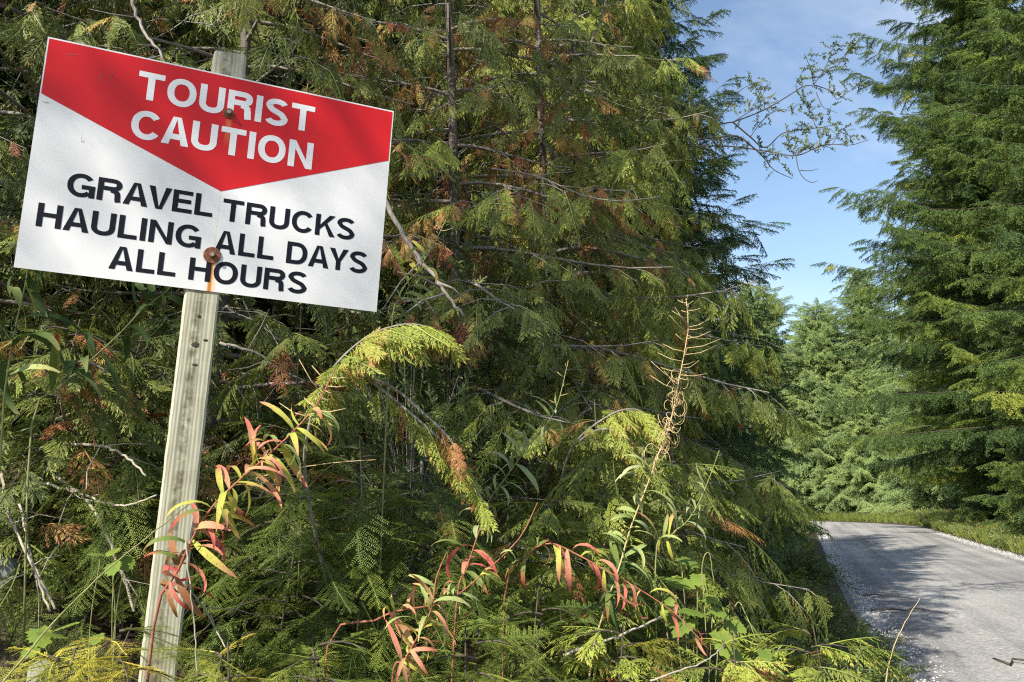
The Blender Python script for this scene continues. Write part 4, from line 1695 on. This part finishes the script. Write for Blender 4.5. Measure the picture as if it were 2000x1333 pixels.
HB = hemlock_bush
HB('dark feathery hemlock right of the post foot', (560, 1215, 2.75), .48, 61, .42, 34, .36)
HB('dark feathery hemlock below the bright bent frond', (690, 1190, 2.85), .56, 62, .45, 36, .38)
HB('dark hemlock sapling under the hanging yellow frond', (835, 1210, 3.0), .52, 63, .45, 34, .38)
HB('green hemlock sprout between post and rusty dry stalks', (235, 1010, 2.7), .22, 64, .30, 22, .38)
HB('dark hemlock low behind the dead stalks', (110, 1000, 3.0), .35, 65, .38, 22, .24)
HB('yellowing hemlock seedling at the foot of the post', (225, 1330, 1.95), .12, 66, .24, 22, .80, size=(.08, .16), droop=.7, tv=.14)
HB('yellowing hemlock seedling in the bottom corner under the sign', (110, 1345, 1.85), .08, 67, .20, 24, .74, size=(.08, .15), droop=.5)
HB('yellow-green hemlock seedling right of the post foot', (430, 1345, 2.0), .10, 68, .26, 20, .72, size=(.08, .16), droop=.7, tv=.14)
HB('pale hemlock seedling at the bottom edge below the salmon fireweed', (620, 1350, 2.1), .12, 69, .26, 22, .52, size=(.10, .18), droop=.6)
HB('hemlock seedling with pale tips at the bottom edge', (930, 1350, 2.25), .16, 70, .34, 28, .52, size=(.12, .20), droop=.6)
HB('olive hemlock seedling above the bottom edge left of the crimson leaves', (1060, 1300, 2.6), .22, 71, .34, 28, .42, size=(.12, .22), droop=.6)
CB = dict(key='cedar', name='cedar_seedling')
HB('yellow-green cedar seedling under the crimson arching leaves', (1210, 1335, 2.5), .16, 72, .30, 26, .52, size=(.11, .18), droop=.5, dead=.03, **CB)
HB('yellow cedar seedling with red sprigs at the bottom edge', (1420, 1350, 2.7), .16, 73, .34, 28, .56, size=(.12, .20), droop=.5, dead=.08, **CB)
HB('cedar seedling leaning to the road at the bottom edge', (1590, 1345, 3.3), .22, 74, .42, 28, .48, size=(.14, .24), droop=.5, dead=.04, **CB)
HB('dark cedar seedling left of the crimson leaves', (1080, 1200, 3.0), .42, 75, .40, 30, .33, size=(.14, .24), droop=.8, dead=.04, **CB)
HB('cedar seedling with a bright arched top beside the curled pods', (1180, 1010, 3.4), .48, 76, .42, 32, .36, size=(.15, .26), droop=.9, dead=.08, **CB)
HB('cedar seedling hidden behind the small green fireweed', (1330, 1100, 3.9), .55, 77, .5, 34, .32, size=(.16, .28), droop=.9, dead=.05, **CB)
HB('cedar seedling behind the post at half height', (250, 880, 2.95), .42, 78, .45, 30, .28, size=(.15, .26), droop=.9, dead=.12, **CB)
HB('cedar seedling with rusty fringes below the sign corner', (110, 880, 2.75), .45, 79, .40, 26, .27, size=(.14, .24), droop=.9, dead=.16, **CB)
HB('cedar seedling in the dark gap right of the sign post', (560, 900, 3.1), .60, 80, .45, 26, .24, size=(.15, .26), droop=.9, dead=.08, **CB)

# --- bent young cedar with the bright frond
def bent_cedar(label, paths, seed, name='cedar_sapling'):
    """paths: list of (pixel polyline, sprays per metre, size range, tint, dead share)"""
    rg = np.random.default_rng(seed)
    P0 = at(*paths[0][0][0])
    g0 = gz(P0[0], P0[1])
    base = np.array([P0[0], P0[1], min(P0[2], g0)])
    e = thing(name, base, label, 'sapling', 'small conifers on the bank')
    for (px, den, size, tint, dead, us) in paths:
        pts = bez([at(*q) for q in px], 24) - base
        b = MB()
        b.tube(pts, np.linspace(.006, .0022, len(pts)), 5)
        link('branch', b.mesh('sapling_branch', TWIG), e)
        L = np.linalg.norm(np.diff(pts, axis=0), axis=1).sum()
        sc = Scatter()
        n = int(L * den)
        for i in range(n):
            u = us[0] + (us[1] - us[0]) * (i + rg.random()) / n
            p = curve_at(pts, u)
            tg = nrm(curve_at(pts, min(1, u + .04)) - curve_at(pts, max(0, u - .04)))
            sd = nrm(np.cross(tg, UPV)) * (1 if i % 2 else -1)
            dd = nrm(tg * rg.uniform(.3, .8) + sd * rg.uniform(.1, .8) - UPV * rg.uniform(.5, 1.2) * (1 - .6 * u))
            t = tint + rg.normal() * .05
            if rg.random() < dead * (1.8 - 1.6 * u):
                t = rg.uniform(.74, .88)
            sc.add(p, dd, nrm(UPV * .6 - np.array([0, 1, 0]) * .7 + rg.normal(size=3) * .3), rg.uniform(*size), t)
        sc.build('foliage', 'cedar', e, seed)
    return e


bent_cedar('bent young cedar with one bright yellow-green frond below the sign corner',
           [([(640, 1150, 2.75), (600, 960, 2.5), (600, 850, 2.33), (640, 735, 2.28), (715, 660, 2.27), (790, 634, 2.28), (842, 640, 2.30)], 78, (.08, .145), .53, .03, (.42, 1)),
            ([(640, 735, 2.28), (700, 730, 2.36), (780, 790, 2.42), (850, 850, 2.44), (905, 905, 2.45), (945, 985, 2.45)], 46, (.08, .14), .50, .10, (.3, 1)),
            ([(700, 730, 2.36), (770, 760, 2.40), (830, 810, 2.40), (880, 860, 2.40), (900, 905, 2.4)], 24, (.07, .12), .80, .3, (.6, 1))], 81)
bent_cedar('thin cedar sprig arching bright green beside the straw pods',
           [([(1090, 960, 3.5), (1120, 870, 3.3), (1190, 812, 3.2), (1240, 800, 3.18), (1275, 822, 3.17)], 60, (.08, .14), .56, .05, (.35, 1)),
            ([(1120, 870, 3.3), (1170, 840, 3.2), (1215, 850, 3.15), (1240, 890, 3.15)], 50, (.09, .14), .48, .25, (.3, 1))], 82)
bent_cedar('cedar sprig with orange fringe hanging left of the post',
           [([(150, 900, 2.9), (120, 780, 2.6), (150, 710, 2.5), (200, 720, 2.45), (240, 760, 2.45)], 55, (.09, .15), .33, .45, (.35, 1)),
            ([(120, 780, 2.6), (80, 710, 2.55), (50, 715, 2.52)], 40, (.08, .13), .40, .6, (.3, 1))], 83)

# ------------------------------------------------------------------ broadleaf plants
def lobed_leaf(mtl):
    b = MB()
    out = []
    for k in range(25):
        a = -math.pi * .86 + 2 * math.pi * .86 * k / 24
        r = .36 + .20 * max(0, math.cos(a * 2.5)) + .05 * math.cos(k * math.pi) + .10 * math.cos(a)
        out.append((.30 + r * math.cos(a), r * math.sin(a), -.25 * (r * math.sin(a)) ** 2 - .12 * (r * math.cos(a)) ** 2))
    vs = [(.02, 0, 0), (.30, 0, .02)] + out
    fs = [(1, 2 + k, 3 + k) for k in range(24)] + [(0, 1, 26)[:3], (0, 2, 1)]
    b.add(vs, fs, np.linspace(0, .8, len(vs)))
    return b.mesh('lobed_leaf', mtl, False)


THIM = lobed_leaf(fw_leaf_mat('thimbleberry_leaf', [(0, (.13, .20, .04)), (.5, (.19, .27, .05)), (1, (.28, .32, .06))], .35))


def broad_plant(label, px, leaves, seed, size, group='broad-leaved plants'):
    rg = np.random.default_rng(seed)
    p = at(*px)
    base = np.array([p[0], p[1], min(p[2], gz(p[0], p[1]))])
    e = thing('broadleaf_plant', base, label, 'plant', group)
    b = MB()
    for q in leaves:
        tip = at(*q) - base
        mid = tip * .5 + np.array([rg.normal() * .02, .03, .03])
        b.tube(bez([np.array([rg.normal() * .02, rg.normal() * .02, 0]), mid, tip], 8), .0016, 4)
        lf = link('leaf', THIM, e)
        d = nrm([rg.normal() * .6 + .2, -.8 + rg.normal() * .3, -.25 + rg.normal() * .25])
        s_ = size * rg.uniform(.7, 1.2)
        lf.matrix_local = Matrix.Translation(Vector(tip)) @ orient(d, nrm(UPV + np.array([-.1, -.5, 0]) + rg.normal(size=3) * .25)).to_4x4() @ Matrix.Diagonal((s_, s_, s_, 1))
    o = link('stalks', b.mesh('leaf_stalks', GREENSTEM), e)
    o['kind'] = 'stuff'
    return e


broad_plant('bright lobed-leaf plant right of the crimson leaves', (1350, 1300, 2.85),
            [(1362, 1122, 2.8), (1288, 1126, 2.85), (1312, 1132, 2.9), (1333, 1190, 2.8), (1310, 1165, 2.85), (1375, 1165, 2.9), (1392, 1190, 2.85), (1350, 1210, 2.82), (1405, 1235, 2.8), (1330, 1090, 3.0), (1425, 1215, 2.9), (1300, 1200, 2.9)], 91, .085)
broad_plant('small lobed-leaf plant among dead stalks left of the post', (222, 1180, 2.3), [(198, 1082, 2.25), (225, 1072, 2.25), (245, 1088, 2.27), (218, 1100, 2.22)], 92, .055)
broad_plant('low green lobed-leaf plant at the bottom edge under the sign', (85, 1300, 2.0), [(75, 1228, 1.98), (118, 1240, 1.97), (150, 1215, 2.0), (60, 1262, 1.96), (190, 1240, 1.98)], 93, .06)
broad_plant('lobed-leaf plant at the edge of the thicket by the road', (1460, 1345, 3.2), [(1455, 1290, 3.2), (1490, 1270, 3.2), (1430, 1265, 3.2), (1505, 1310, 3.15)], 94, .07)


def shrub(label, px, top, rad, seed, n, tint, size=(.16, .28), key='willow', name='roadside_shrub'):
    rg = np.random.default_rng(seed)
    p = at(*px)
    base = np.array([p[0], p[1], gz(p[0], p[1])])
    e = thing(name, base, label, 'shrub', 'leafy shrubs beside the road')
    b = MB()
    sc = Scatter()
    for i in range(n):
        az = rg.uniform(0, 6.28)
        out = rad * math.sqrt(rg.random())
        tipp = np.array([math.cos(az) * out, math.sin(az) * out, top * rg.uniform(.55, 1) * (1 - .45 * (out / rad) ** 2)])
        mid = tipp * np.array([.35, .35, .6])
        pts = bez([np.array([rg.normal() * .04, rg.normal() * .04, 0]), mid, tipp], 8)
        b.tube(pts, np.linspace(.004, .0015, len(pts)), 3, 0, False)
        for u in np.linspace(.3, 1, 6):
            q = curve_at(pts, u)
            d = nrm(np.array([math.cos(az), math.sin(az), 0]) * rg.uniform(.2, 1) + rg.normal(size=3) * .5 + UPV * .35)
            sc.add(q, d, nrm(UPV + rg.normal(size=3) * .3), rg.uniform(*size), tint + rg.normal() * .12)
    o = link('stems', b.mesh('shrub_stems', TWIG), e)
    o['kind'] = 'stuff'
    sc.build('foliage', key, e, seed)
    return e


shrub('small-leaved grey-green shrub below the small green fireweed', (1440, 1180, 4.3), .62, .50, 101, 60, .42, size=(.15, .26))
shrub('olive small-leaved shrub spilling toward the road', (1545, 1180, 5.6), .60, .55, 102, 60, .38, size=(.17, .30))
shrub('thin shrub at the road edge past the olive one', (1560, 1110, 8.5), .50, .5, 103, 50, .40, size=(.22, .36))
shrub('low shrub nearest the camera on the road side', (1530, 1300, 3.7), .35, .42, 104, 46, .36, size=(.12, .2))
shrub('leafy shrub tangled in the hedge above the slender fireweed', (800, 900, 3.9), 1.5, .5, 105, 50, .36, size=(.14, .24))
shrub('pale shrub deep in the hedge right of the sign', (880, 900, 4.6), 2.3, .6, 106, 60, .46, size=(.15, .26), key='twigleaf')
shrub('low shrub at the end of the hedge by the road', (1535, 1050, 14), .7, .7, 107, 50, .40, size=(.3, .5))

# --- sapling reaching into the sky
def sky_sapling():
    Y = 10.0
    z = lambda a, b_, dy=0: at(1400 + a / 3.81, 50 + b_ / 3.81, Y + dy)
    foot = at(1235, 900, 10.4)
    foot[2] = gz(foot[0], foot[1])
    e = thing('broadleaf_sapling', foot, 'thin leafy sapling stretching bare twigs against the open sky', 'tree')
    main = [
        [foot, at(1250, 600, 10.4), at(1290, 400, 10.2), z(-220, 900), z(0, 835), z(150, 825), z(260, 900), z(350, 985), z(425, 1075), z(560, 1140)],
        [at(1290, 400, 10.2), z(-150, 800, .2), z(120, 720, .1), z(360, 625), z(590, 487), z(650, 450), z(720, 440), z(790, 350), z(910, 290)],
        [z(-220, 900), z(100, 900, .3), z(390, 940, .2), z(590, 970), z(760, 900, -.2), z(860, 885, -.2), z(1000, 890, -.3), z(1130, 850, -.3)],
        [z(120, 720, .1), z(250, 830, .2), z(360, 910, .3), z(480, 810, .3), z(600, 780, .3), z(700, 770, .3), z(880, 740, .3)]]
    subs = [[z(590, 485), z(640, 550, .1), z(680, 610, .1), z(740, 720, .15)], [z(740, 500), z(765, 560, -.1), z(800, 615, -.1), z(895, 650, -.1)],
            [z(720, 440), z(700, 330, -.1), z(650, 210, -.2)], [z(790, 350), z(830, 260, .1), z(860, 180, .1), z(920, 110, .1)],
            [z(720, 440), z(850, 490, -.1), z(895, 552, -.1), z(970, 500, -.1), z(1040, 452, -.1)], [z(590, 970), z(608, 1070, -.1), z(650, 1140, -.1), z(710, 1170, -.1), z(750, 1155, -.1)],
            [z(618, 1080, -.1), z(690, 1082, -.1), z(755, 1068, -.1)], [z(590, 970), z(540, 900, .1), z(528, 820, .1)], [z(760, 900, -.2), z(762, 820, -.1), z(700, 660)],
            [z(910, 290), z(960, 212, .1), z(1005, 210, .1)], [z(360, 625), z(330, 500, .1), z(250, 400, .1)], [z(250, 830, .2), z(330, 720, .1), z(430, 640, .1), z(530, 630, .1), z(600, 670, .1)],
            [z(120, 720, .1), z(250, 640), z(390, 560)], [z(590, 970), z(640, 930), z(690, 885)], [z(860, 885, -.2), z(920, 800), z(1000, 830)], [z(-100, 780, .2), z(60, 640, .1), z(180, 480), z(330, 420)],
            [z(350, 985), z(420, 960), z(470, 1000)]]
    rg = np.random.default_rng(5)
    sc = Scatter()
    b = MB()
    for i, pl_ in enumerate(main):
        pts = bez(pl_, 30) - foot
        b.tube(pts, np.linspace(.022 if i == 0 else .011, .004, len(pts)), 5, 0, False)
        for u in np.linspace(.55, 1, 14):
            if rg.random() < .55:
                sc.add(curve_at(pts, u), rg.normal(size=3), nrm(UPV + rg.normal(size=3) * .4), rg.uniform(.14, .24), rg.uniform(.2, .6))
    for i, pl_ in enumerate(subs):
        pts = bez(pl_, 14) - foot
        b.tube(pts, np.linspace(.0065, .003, len(pts)), 4, 0, False)
        if i in (5, 6, 1):
            continue
        for u in np.linspace(.15, 1, 14):
            sc.add(curve_at(pts, u) + rg.normal(size=3) * .03, nrm(rg.normal(size=3) + UPV * .3), nrm(UPV + rg.normal(size=3) * .4), rg.uniform(.11, .20), rg.uniform(.3, .7))
    o = link('branches', b.mesh('sapling_branches', DARKBARK), e)
    sc.build('leaves', 'twigleaf', e, 5)


sky_sapling()

# ------------------------------------------------------------------ dead stalks, grass stalks, rocks, sticks
def stalk(name, label, px, r0, r1, mtl, cat, group=None, side=None, seed=0):
    rg = np.random.default_rng(seed)
    pts = bez([at(*q) for q in px], 22)
    base = pts[0]
    e = thing(name, base, label, cat, group) if side else None
    b = MB()
    q = pts - base
    q[1:-1] += rg.normal(size=(len(q) - 2, 3)) * r0 * .35
    b.tube(q, np.linspace(r0, r1, len(q)), 6)
    o = link(name if not side else 'stem', b.mesh(name, mtl), e, None if side else base)
    if not side:
        tag(o, label, cat, group)
    for k in range(side or 0):
        b = MB()
        u = rg.uniform(.2, .85)
        p = curve_at(q, u)
        d = nrm(rg.normal(size=3) + (q[-1] - q[0]))
        L = rg.uniform(.08, .25)
        b.tube([p, p + d * L * .5 + rg.normal(size=3) * .01, p + d * L - UPV * .1 * L], np.array([.5, .35, .2]) * r0, 5)
        link('twig', b.mesh('twig', mtl), e)
    return o


DG = 'dead stalks on the bank'
stalk('dead_branch', 'broken lichen-grey dead branch slanting down beside the sign edge', [(748, 385, 3.25), (790, 462, 3.2), (835, 525, 3.15), (868, 570, 3.12), (905, 618, 3.1)], .011, .006, TWIG, 'branch', DG, 6, 1)
stalk('dead_branch', 'grey dead branch arching behind the post at half height', [(140, 868, 2.6), (200, 872, 2.55), (245, 892, 2.5), (285, 930, 2.45)], .005, .003, DRY, 'branch', DG, 3, 2)
stalk('dead_stalk', 'bleached dead stalk bent at the mossy ledge left of the post', [(108, 930, 2.7), (165, 972, 2.6), (205, 1040, 2.55), (236, 1110, 2.5), (262, 1195, 2.45)], .006, .004, DRY, 'stalk', DG, 3, 3)
stalk('dead_stalk', 'bleached dead stalk lying level toward the post', [(88, 945, 2.7), (160, 965, 2.6), (235, 988, 2.5), (305, 968, 2.35)], .005, .0025, DRY, 'stalk', DG, 4, 4)
stalk('dead_stalk', 'pale dead stalk leaning at the picture edge past the grey rock', [(4, 920, 2.6), (14, 990, 2.55), (45, 1065, 2.5), (80, 1130, 2.45), (108, 1190, 2.4)], .005, .004, DRY, 'stalk', DG, 3, 5)
stalk('dead_stalk', 'pale dead stalk standing in front of the grey rock', [(38, 985, 2.5), (52, 1050, 2.45), (66, 1110, 2.4), (98, 1195, 2.35)], .004, .003, DRY, 'stalk', DG, 2, 6)
stalk('dead_stalk', 'thin dry stalk sloping behind the post foot', [(372, 1155, 2.3), (400, 1190, 2.3), (440, 1265, 2.25)], .003, .002, DRY, 'stalk', DG, 5, 7)
stalk('dead_stalk', 'bare grey stick lying across the bottom thicket', [(1100, 1280, 2.5), (1150, 1262, 2.5), (1215, 1240, 2.52), (1290, 1205, 2.6)], .005, .003, DRY, 'stalk', DG, 2, 8)
stalk('dead_stalk', 'curved pale stem at the bottom under the crimson leaves', [(1270, 1330, 2.3), (1330, 1310, 2.32), (1380, 1290, 2.36), (1410, 1265, 2.4)], .003, .0015, DRY, 'stalk', DG, None, 9)
stalk('dead_branch', 'grey branch rising through the top of the cedars', [(1080, 270, 6.0), (1125, 150, 6.0), (1160, 70, 6.0), (1190, -20, 6.0)], .014, .008, TWIG, 'branch', DG, 5, 10)
stalk('dead_branch', 'long bare bough crossing the middle of the hedge', [(960, 330, 4.4), (1050, 345, 4.4), (1150, 385, 4.4), (1230, 392, 4.4), (1290, 385, 4.5)], .006, .003, TWIG, 'branch', DG, 8, 11)
stalk('dead_branch', 'bare twig leaning above the sign top', [(250, -20, 3.2), (275, 50, 3.15), (310, 100, 3.1), (330, 140, 3.1)], .008, .005, TWIG, 'branch', DG, 4, 12)
stalk('dead_branch', 'reddish dry twig tangle at the sign edge', [(765, 285, 2.9), (790, 305, 2.9), (815, 330, 2.88)], .003, .0015, REDSTEM, 'branch', DG, 7, 13)
stalk('dead_branch', 'curved bare bough sagging under the sign edge', [(430, 670, 2.9), (500, 690, 2.9), (560, 730, 2.95), (640, 760, 3.0)], .006, .003, TWIG, 'branch', DG, 7, 14)
GG = 'single grass stems'
stalk('grass_stem', 'long straw grass stem slanting up from the bottom corner to the post', [(-30, 1375, 1.70), (102, 1220, 1.72), (190, 1131, 1.75), (285, 1052, 1.80), (370, 985, 1.86)], .0022, .0012, GREENSTEM, 'grass', GG)
stalk('grass_stem', 'thin pale grass stem lying level right of the post', [(500, 935, 1.98), (560, 918, 2.0), (650, 905, 2.02), (735, 898, 2.04)], .0016, .001, STRAW, 'grass', GG)
stalk('grass_stem', 'white dry stem hanging straight down in front of the post', [(363, 1058, 1.90), (370, 1130, 1.90), (378, 1210, 1.91), (386, 1325, 1.92)], .0022, .0014, DRY, 'grass', GG)
stalk('grass_stem', 'lone grass stem standing against the grey road', [(1728, 1345, 3.6), (1738, 1290, 3.6), (1758, 1235, 3.6), (1797, 1168, 3.6)], .0028, .0012, STRAW, 'grass', GG)
stalk('grass_stem', 'bent pale grass stem above the lobed-leaf plant', [(1375, 1170, 2.7), (1372, 1100, 2.7), (1385, 1082, 2.7), (1395, 1140, 2.7)], .002, .0014, GREENSTEM, 'grass', GG)
stalk('grass_stem', 'bent grass stem at the thicket edge by the road', [(1435, 1185, 2.9), (1445, 1178, 2.9), (1465, 1220, 2.88), (1482, 1265, 2.86)], .002, .0014, GREENSTEM, 'grass', GG)


def rock(label, px, r, seed, col=((.09, .10, .10), (.22, .23, .23)), grp='rocks on the bank'):
    import bmesh
    m, n, l, bs, out = mat('rock_%d' % seed)
    nz = n.new('ShaderNodeTexNoise')
    nz.inputs['Scale'].default_value = 14
    nz.inputs['Detail'].default_value = 8
    tc = n.new('ShaderNodeTexCoord')
    l.new(tc.outputs['Object'], nz.inputs['Vector'])
    rr = ramp(n, [(.3, col[0]), (.7, col[1])])
    l.new(nz.outputs['Fac'], rr.inputs[0])
    l.new(rr.outputs[0], bs.inputs['Base Color'])
    bs.inputs['Roughness'].default_value = .9
    bp = n.new('ShaderNodeBump')
    bp.inputs['Strength'].default_value = .6
    bp.inputs['Distance'].default_value = .02
    l.new(nz.outputs['Fac'], bp.inputs['Height'])
    l.new(bp.outputs[0], bs.inputs['Normal'])
    bm = bmesh.new()
    bmesh.ops.create_icosphere(bm, subdivisions=3, radius=1)
    rg = np.random.default_rng(seed)
    pl_ = [(nrm(rg.normal(size=3)), rg.uniform(.55, .85)) for _ in range(9)]
    for v in bm.verts:
        c = np.array(v.co[:])
        for nn, d in pl_:
            k = c @ nn - d
            if k > 0:
                c = c - nn * k * .92
        v.co = c * np.array([1, .8, .75]) * r
    me = bpy.data.meshes.new('rock')
    bm.to_mesh(me)
    bm.free()
    me.materials.append(m)
    o = link('rock', me, None, at(*px))
    o.rotation_euler = (rg.random() * 3, rg.random() * 3, rg.random() * 3)
    return tag(o, label, 'rock', grp)


rock('blue-grey rock bedded in the bank at the picture edge', (42, 1000, 2.95), .085, 1)
rock('small grey rock low in the bottom corner', (15, 1120, 2.5), .05, 2)
rock('pale flat stone at the bottom edge left of the post', (75, 1318, 2.05), .035, 3, ((.16, .17, .17), (.34, .35, .35)))
rock('rusty-brown mossy hummock behind the dead stalks', (55, 955, 3.2), .16, 4, ((.05, .035, .012), (.13, .085, .03)))
SG = 'sticks lying on the road edge'


def road_stick(label, a, c, r, seed):
    rg = np.random.default_rng(seed)
    pa, pc = [np.array([*p, 0.]) for p in (a, c)]
    pts = []
    for u in np.linspace(0, 1, 8):
        t_, s_ = a[0] + (c[0] - a[0]) * u + rg.normal() * .09, a[1] + (c[1] - a[1]) * u
        x, y = xy(t_, s_)
        pts.append((x, y, float(road_z(t_)) + .02 + r + (.05 * math.sin(u * 3))))
    pts = np.array(pts)
    b = MB()
    b.tube(pts - pts[0], np.linspace(r, r * .4, 8), 6)
    o = link('stick', b.mesh('stick', DARKBARK), None, pts[0])
    tag(o, label, 'stick', SG)


road_stick('dark stick on the road edge past the thin shrub', (16.5, .95), (16.2, 1.75), .014, 1)
road_stick('longer dark stick just nearer on the road edge', (14.4, .95), (14.2, 2.0), .015, 2)
road_stick('short dark stick on the road in the middle distance', (10.2, 1.85), (10.1, 2.35), .014, 3)
road_stick('dark forked stick at the thicket edge on the road', (8.1, 1.15), (8.9, 1.75), .015, 4)

# ------------------------------------------------------------------ ground cover (not countable)
def cover(name, label, key, n, region, size, tint, tv, seed, up=.6, cat='undergrowth', dens=None):
    """region(rg, n) -> t, s arrays"""
    rg = np.random.default_rng(seed)
    t, s = region(rg, n)
    x, y = xy(t, s)
    keep = (y > 3.1) | (x > -.55) | (rg.random(n) < .14)
    keep &= (y > 2.0) | (rg.random(n) < .4)
    t, s, x, y = t[keep], s[keep], x[keep], y[keep]
    z = ground_z(x, y)
    sc = Scatter()
    for i in range(len(x)):
        az = rg.uniform(0, 6.28)
        d = nrm([math.cos(az), math.sin(az), up + rg.normal() * .25])
        k = 1 + .05 * max(0, t[i] - 4)
        sc.add((x[i], y[i], z[i] - .01), d, nrm(UPV + rg.normal(size=3) * .3), rg.uniform(*size) * min(k, 1.5), tint + rg.normal() * tv)
    o = sc.build(name, key, None, seed)
    return tag(o, label, cat, None, 'stuff')


def edge_s(e):
    return S0 - HW - e


def bank_near(rg, n):
    t = 1.7 + 9 * rg.random(n) ** 1.4
    return t, edge_s(-.05 + 3.6 * rg.random(n) ** .8)


def bank_far(rg, n):
    t = 9 + 50 * rg.random(n) ** 1.3
    return t, edge_s(.7 + 2.8 * rg.random(n))


def road_side(rg, n):
    t = 2.6 + 9 * rg.random(n)
    return t, edge_s(.02 + 1.1 * rg.random(n))


def verge(rg, n):
    t = 14 + 52 * rg.random(n) ** 1.3
    s = S0 + HW + .25 + 3.4 * rg.random(n) ** 1.1
    return t, s


def far_verge(rg, n):
    a = rg.uniform(0, 1.9, n)
    r = RB + HW + .3 + 4 * rg.random(n)
    return 50 + r * np.sin(a), S0 - RB + r * np.cos(a)


cover('hemlock_undergrowth', 'feathery dark green ground cover on the bank', 'hemlock', 1500, bank_near, (.12, .26), .42, .14, 201, .7)
cover('cedar_undergrowth', 'low cedar sprigs covering the bank', 'cedar', 1300, bank_near, (.10, .22), .40, .12, 202, .7)
cover('leafy_undergrowth', 'small-leaved green ground cover on the bank', 'willow', 1100, bank_near, (.10, .20), .46, .14, 203, .9)
cover('dry_grass', 'thin dry grass tufts on the bank', 'tuft', 420, bank_near, (.10, .22), .75, .18, 204, .2)
cover('roadside_sprigs', 'olive sprigs spilling from the bank onto the road edge', 'cedar', 900, road_side, (.14, .30), .36, .12, 205, .5)
cover('roadside_leaves', 'small-leaved sprigs along the left edge of the road', 'willow', 900, road_side, (.14, .28), .40, .14, 206, .9)
cover('hedge_foot_undergrowth', 'green growth along the foot of the hedge down the road', 'willow', 2200, bank_far, (.22, .42), .42, .12, 207, .9)
cover('hedge_foot_ferns', 'feathery green sprays along the foot of the hedge', 'cedar', 1500, bank_far, (.22, .45), .38, .10, 208, .8)
cover('verge_grass', 'bright green grass strip across the road', 'tuft', 6500, verge, (.22, .42), .48, .16, 209, .3, 'grass')
cover('verge_leaves', 'low leafy green plants across the road', 'twigleaf', 2400, verge, (.22, .42), .58, .12, 210, .9)
cover('far_grass', 'sunlit green grass beyond the road bend', 'tuft', 3000, far_verge, (.25, .42), .45, .14, 211, .3, 'grass')


def pebbles(rg, n):
    k = rg.random(n)
    t = 4 + 44 * rg.random(n) ** 1.6
    s = np.where(k < .30, S0 + HW + .0 + rg.normal(size=n) * (.25 + .3 * np.abs(np.sin(t * .9))), np.where(k < .55, 3.6 + rg.normal(size=n) * .2 + .15 * np.sin(t * .3), np.where(k < .80, edge_s(.05) + np.abs(rg.normal(size=n)) * .35, rg.uniform(S0 - HW, S0 + HW, n))))
    return t, s


def gravel():
    rg = np.random.default_rng(77)
    t, s = pebbles(rg, 26000)
    x, y = xy(t, s)
    z = road_z(t) + .012
    sc = Scatter()
    for i in range(len(x)):
        sc.add((x[i], y[i], z[i]), rg.normal(size=3), nrm(UPV + rg.normal(size=3) * .4), rg.uniform(.012, .036) * (1 + .5 * (rg.random() < .05)), np.clip(rg.normal(.80, .2), 0, 1))
    o = sc.build('gravel', 'pebble', None, 7)
    tag(o, 'loose pale gravel stones lying in windrows along the road', 'gravel', None, 'stuff')


gravel()
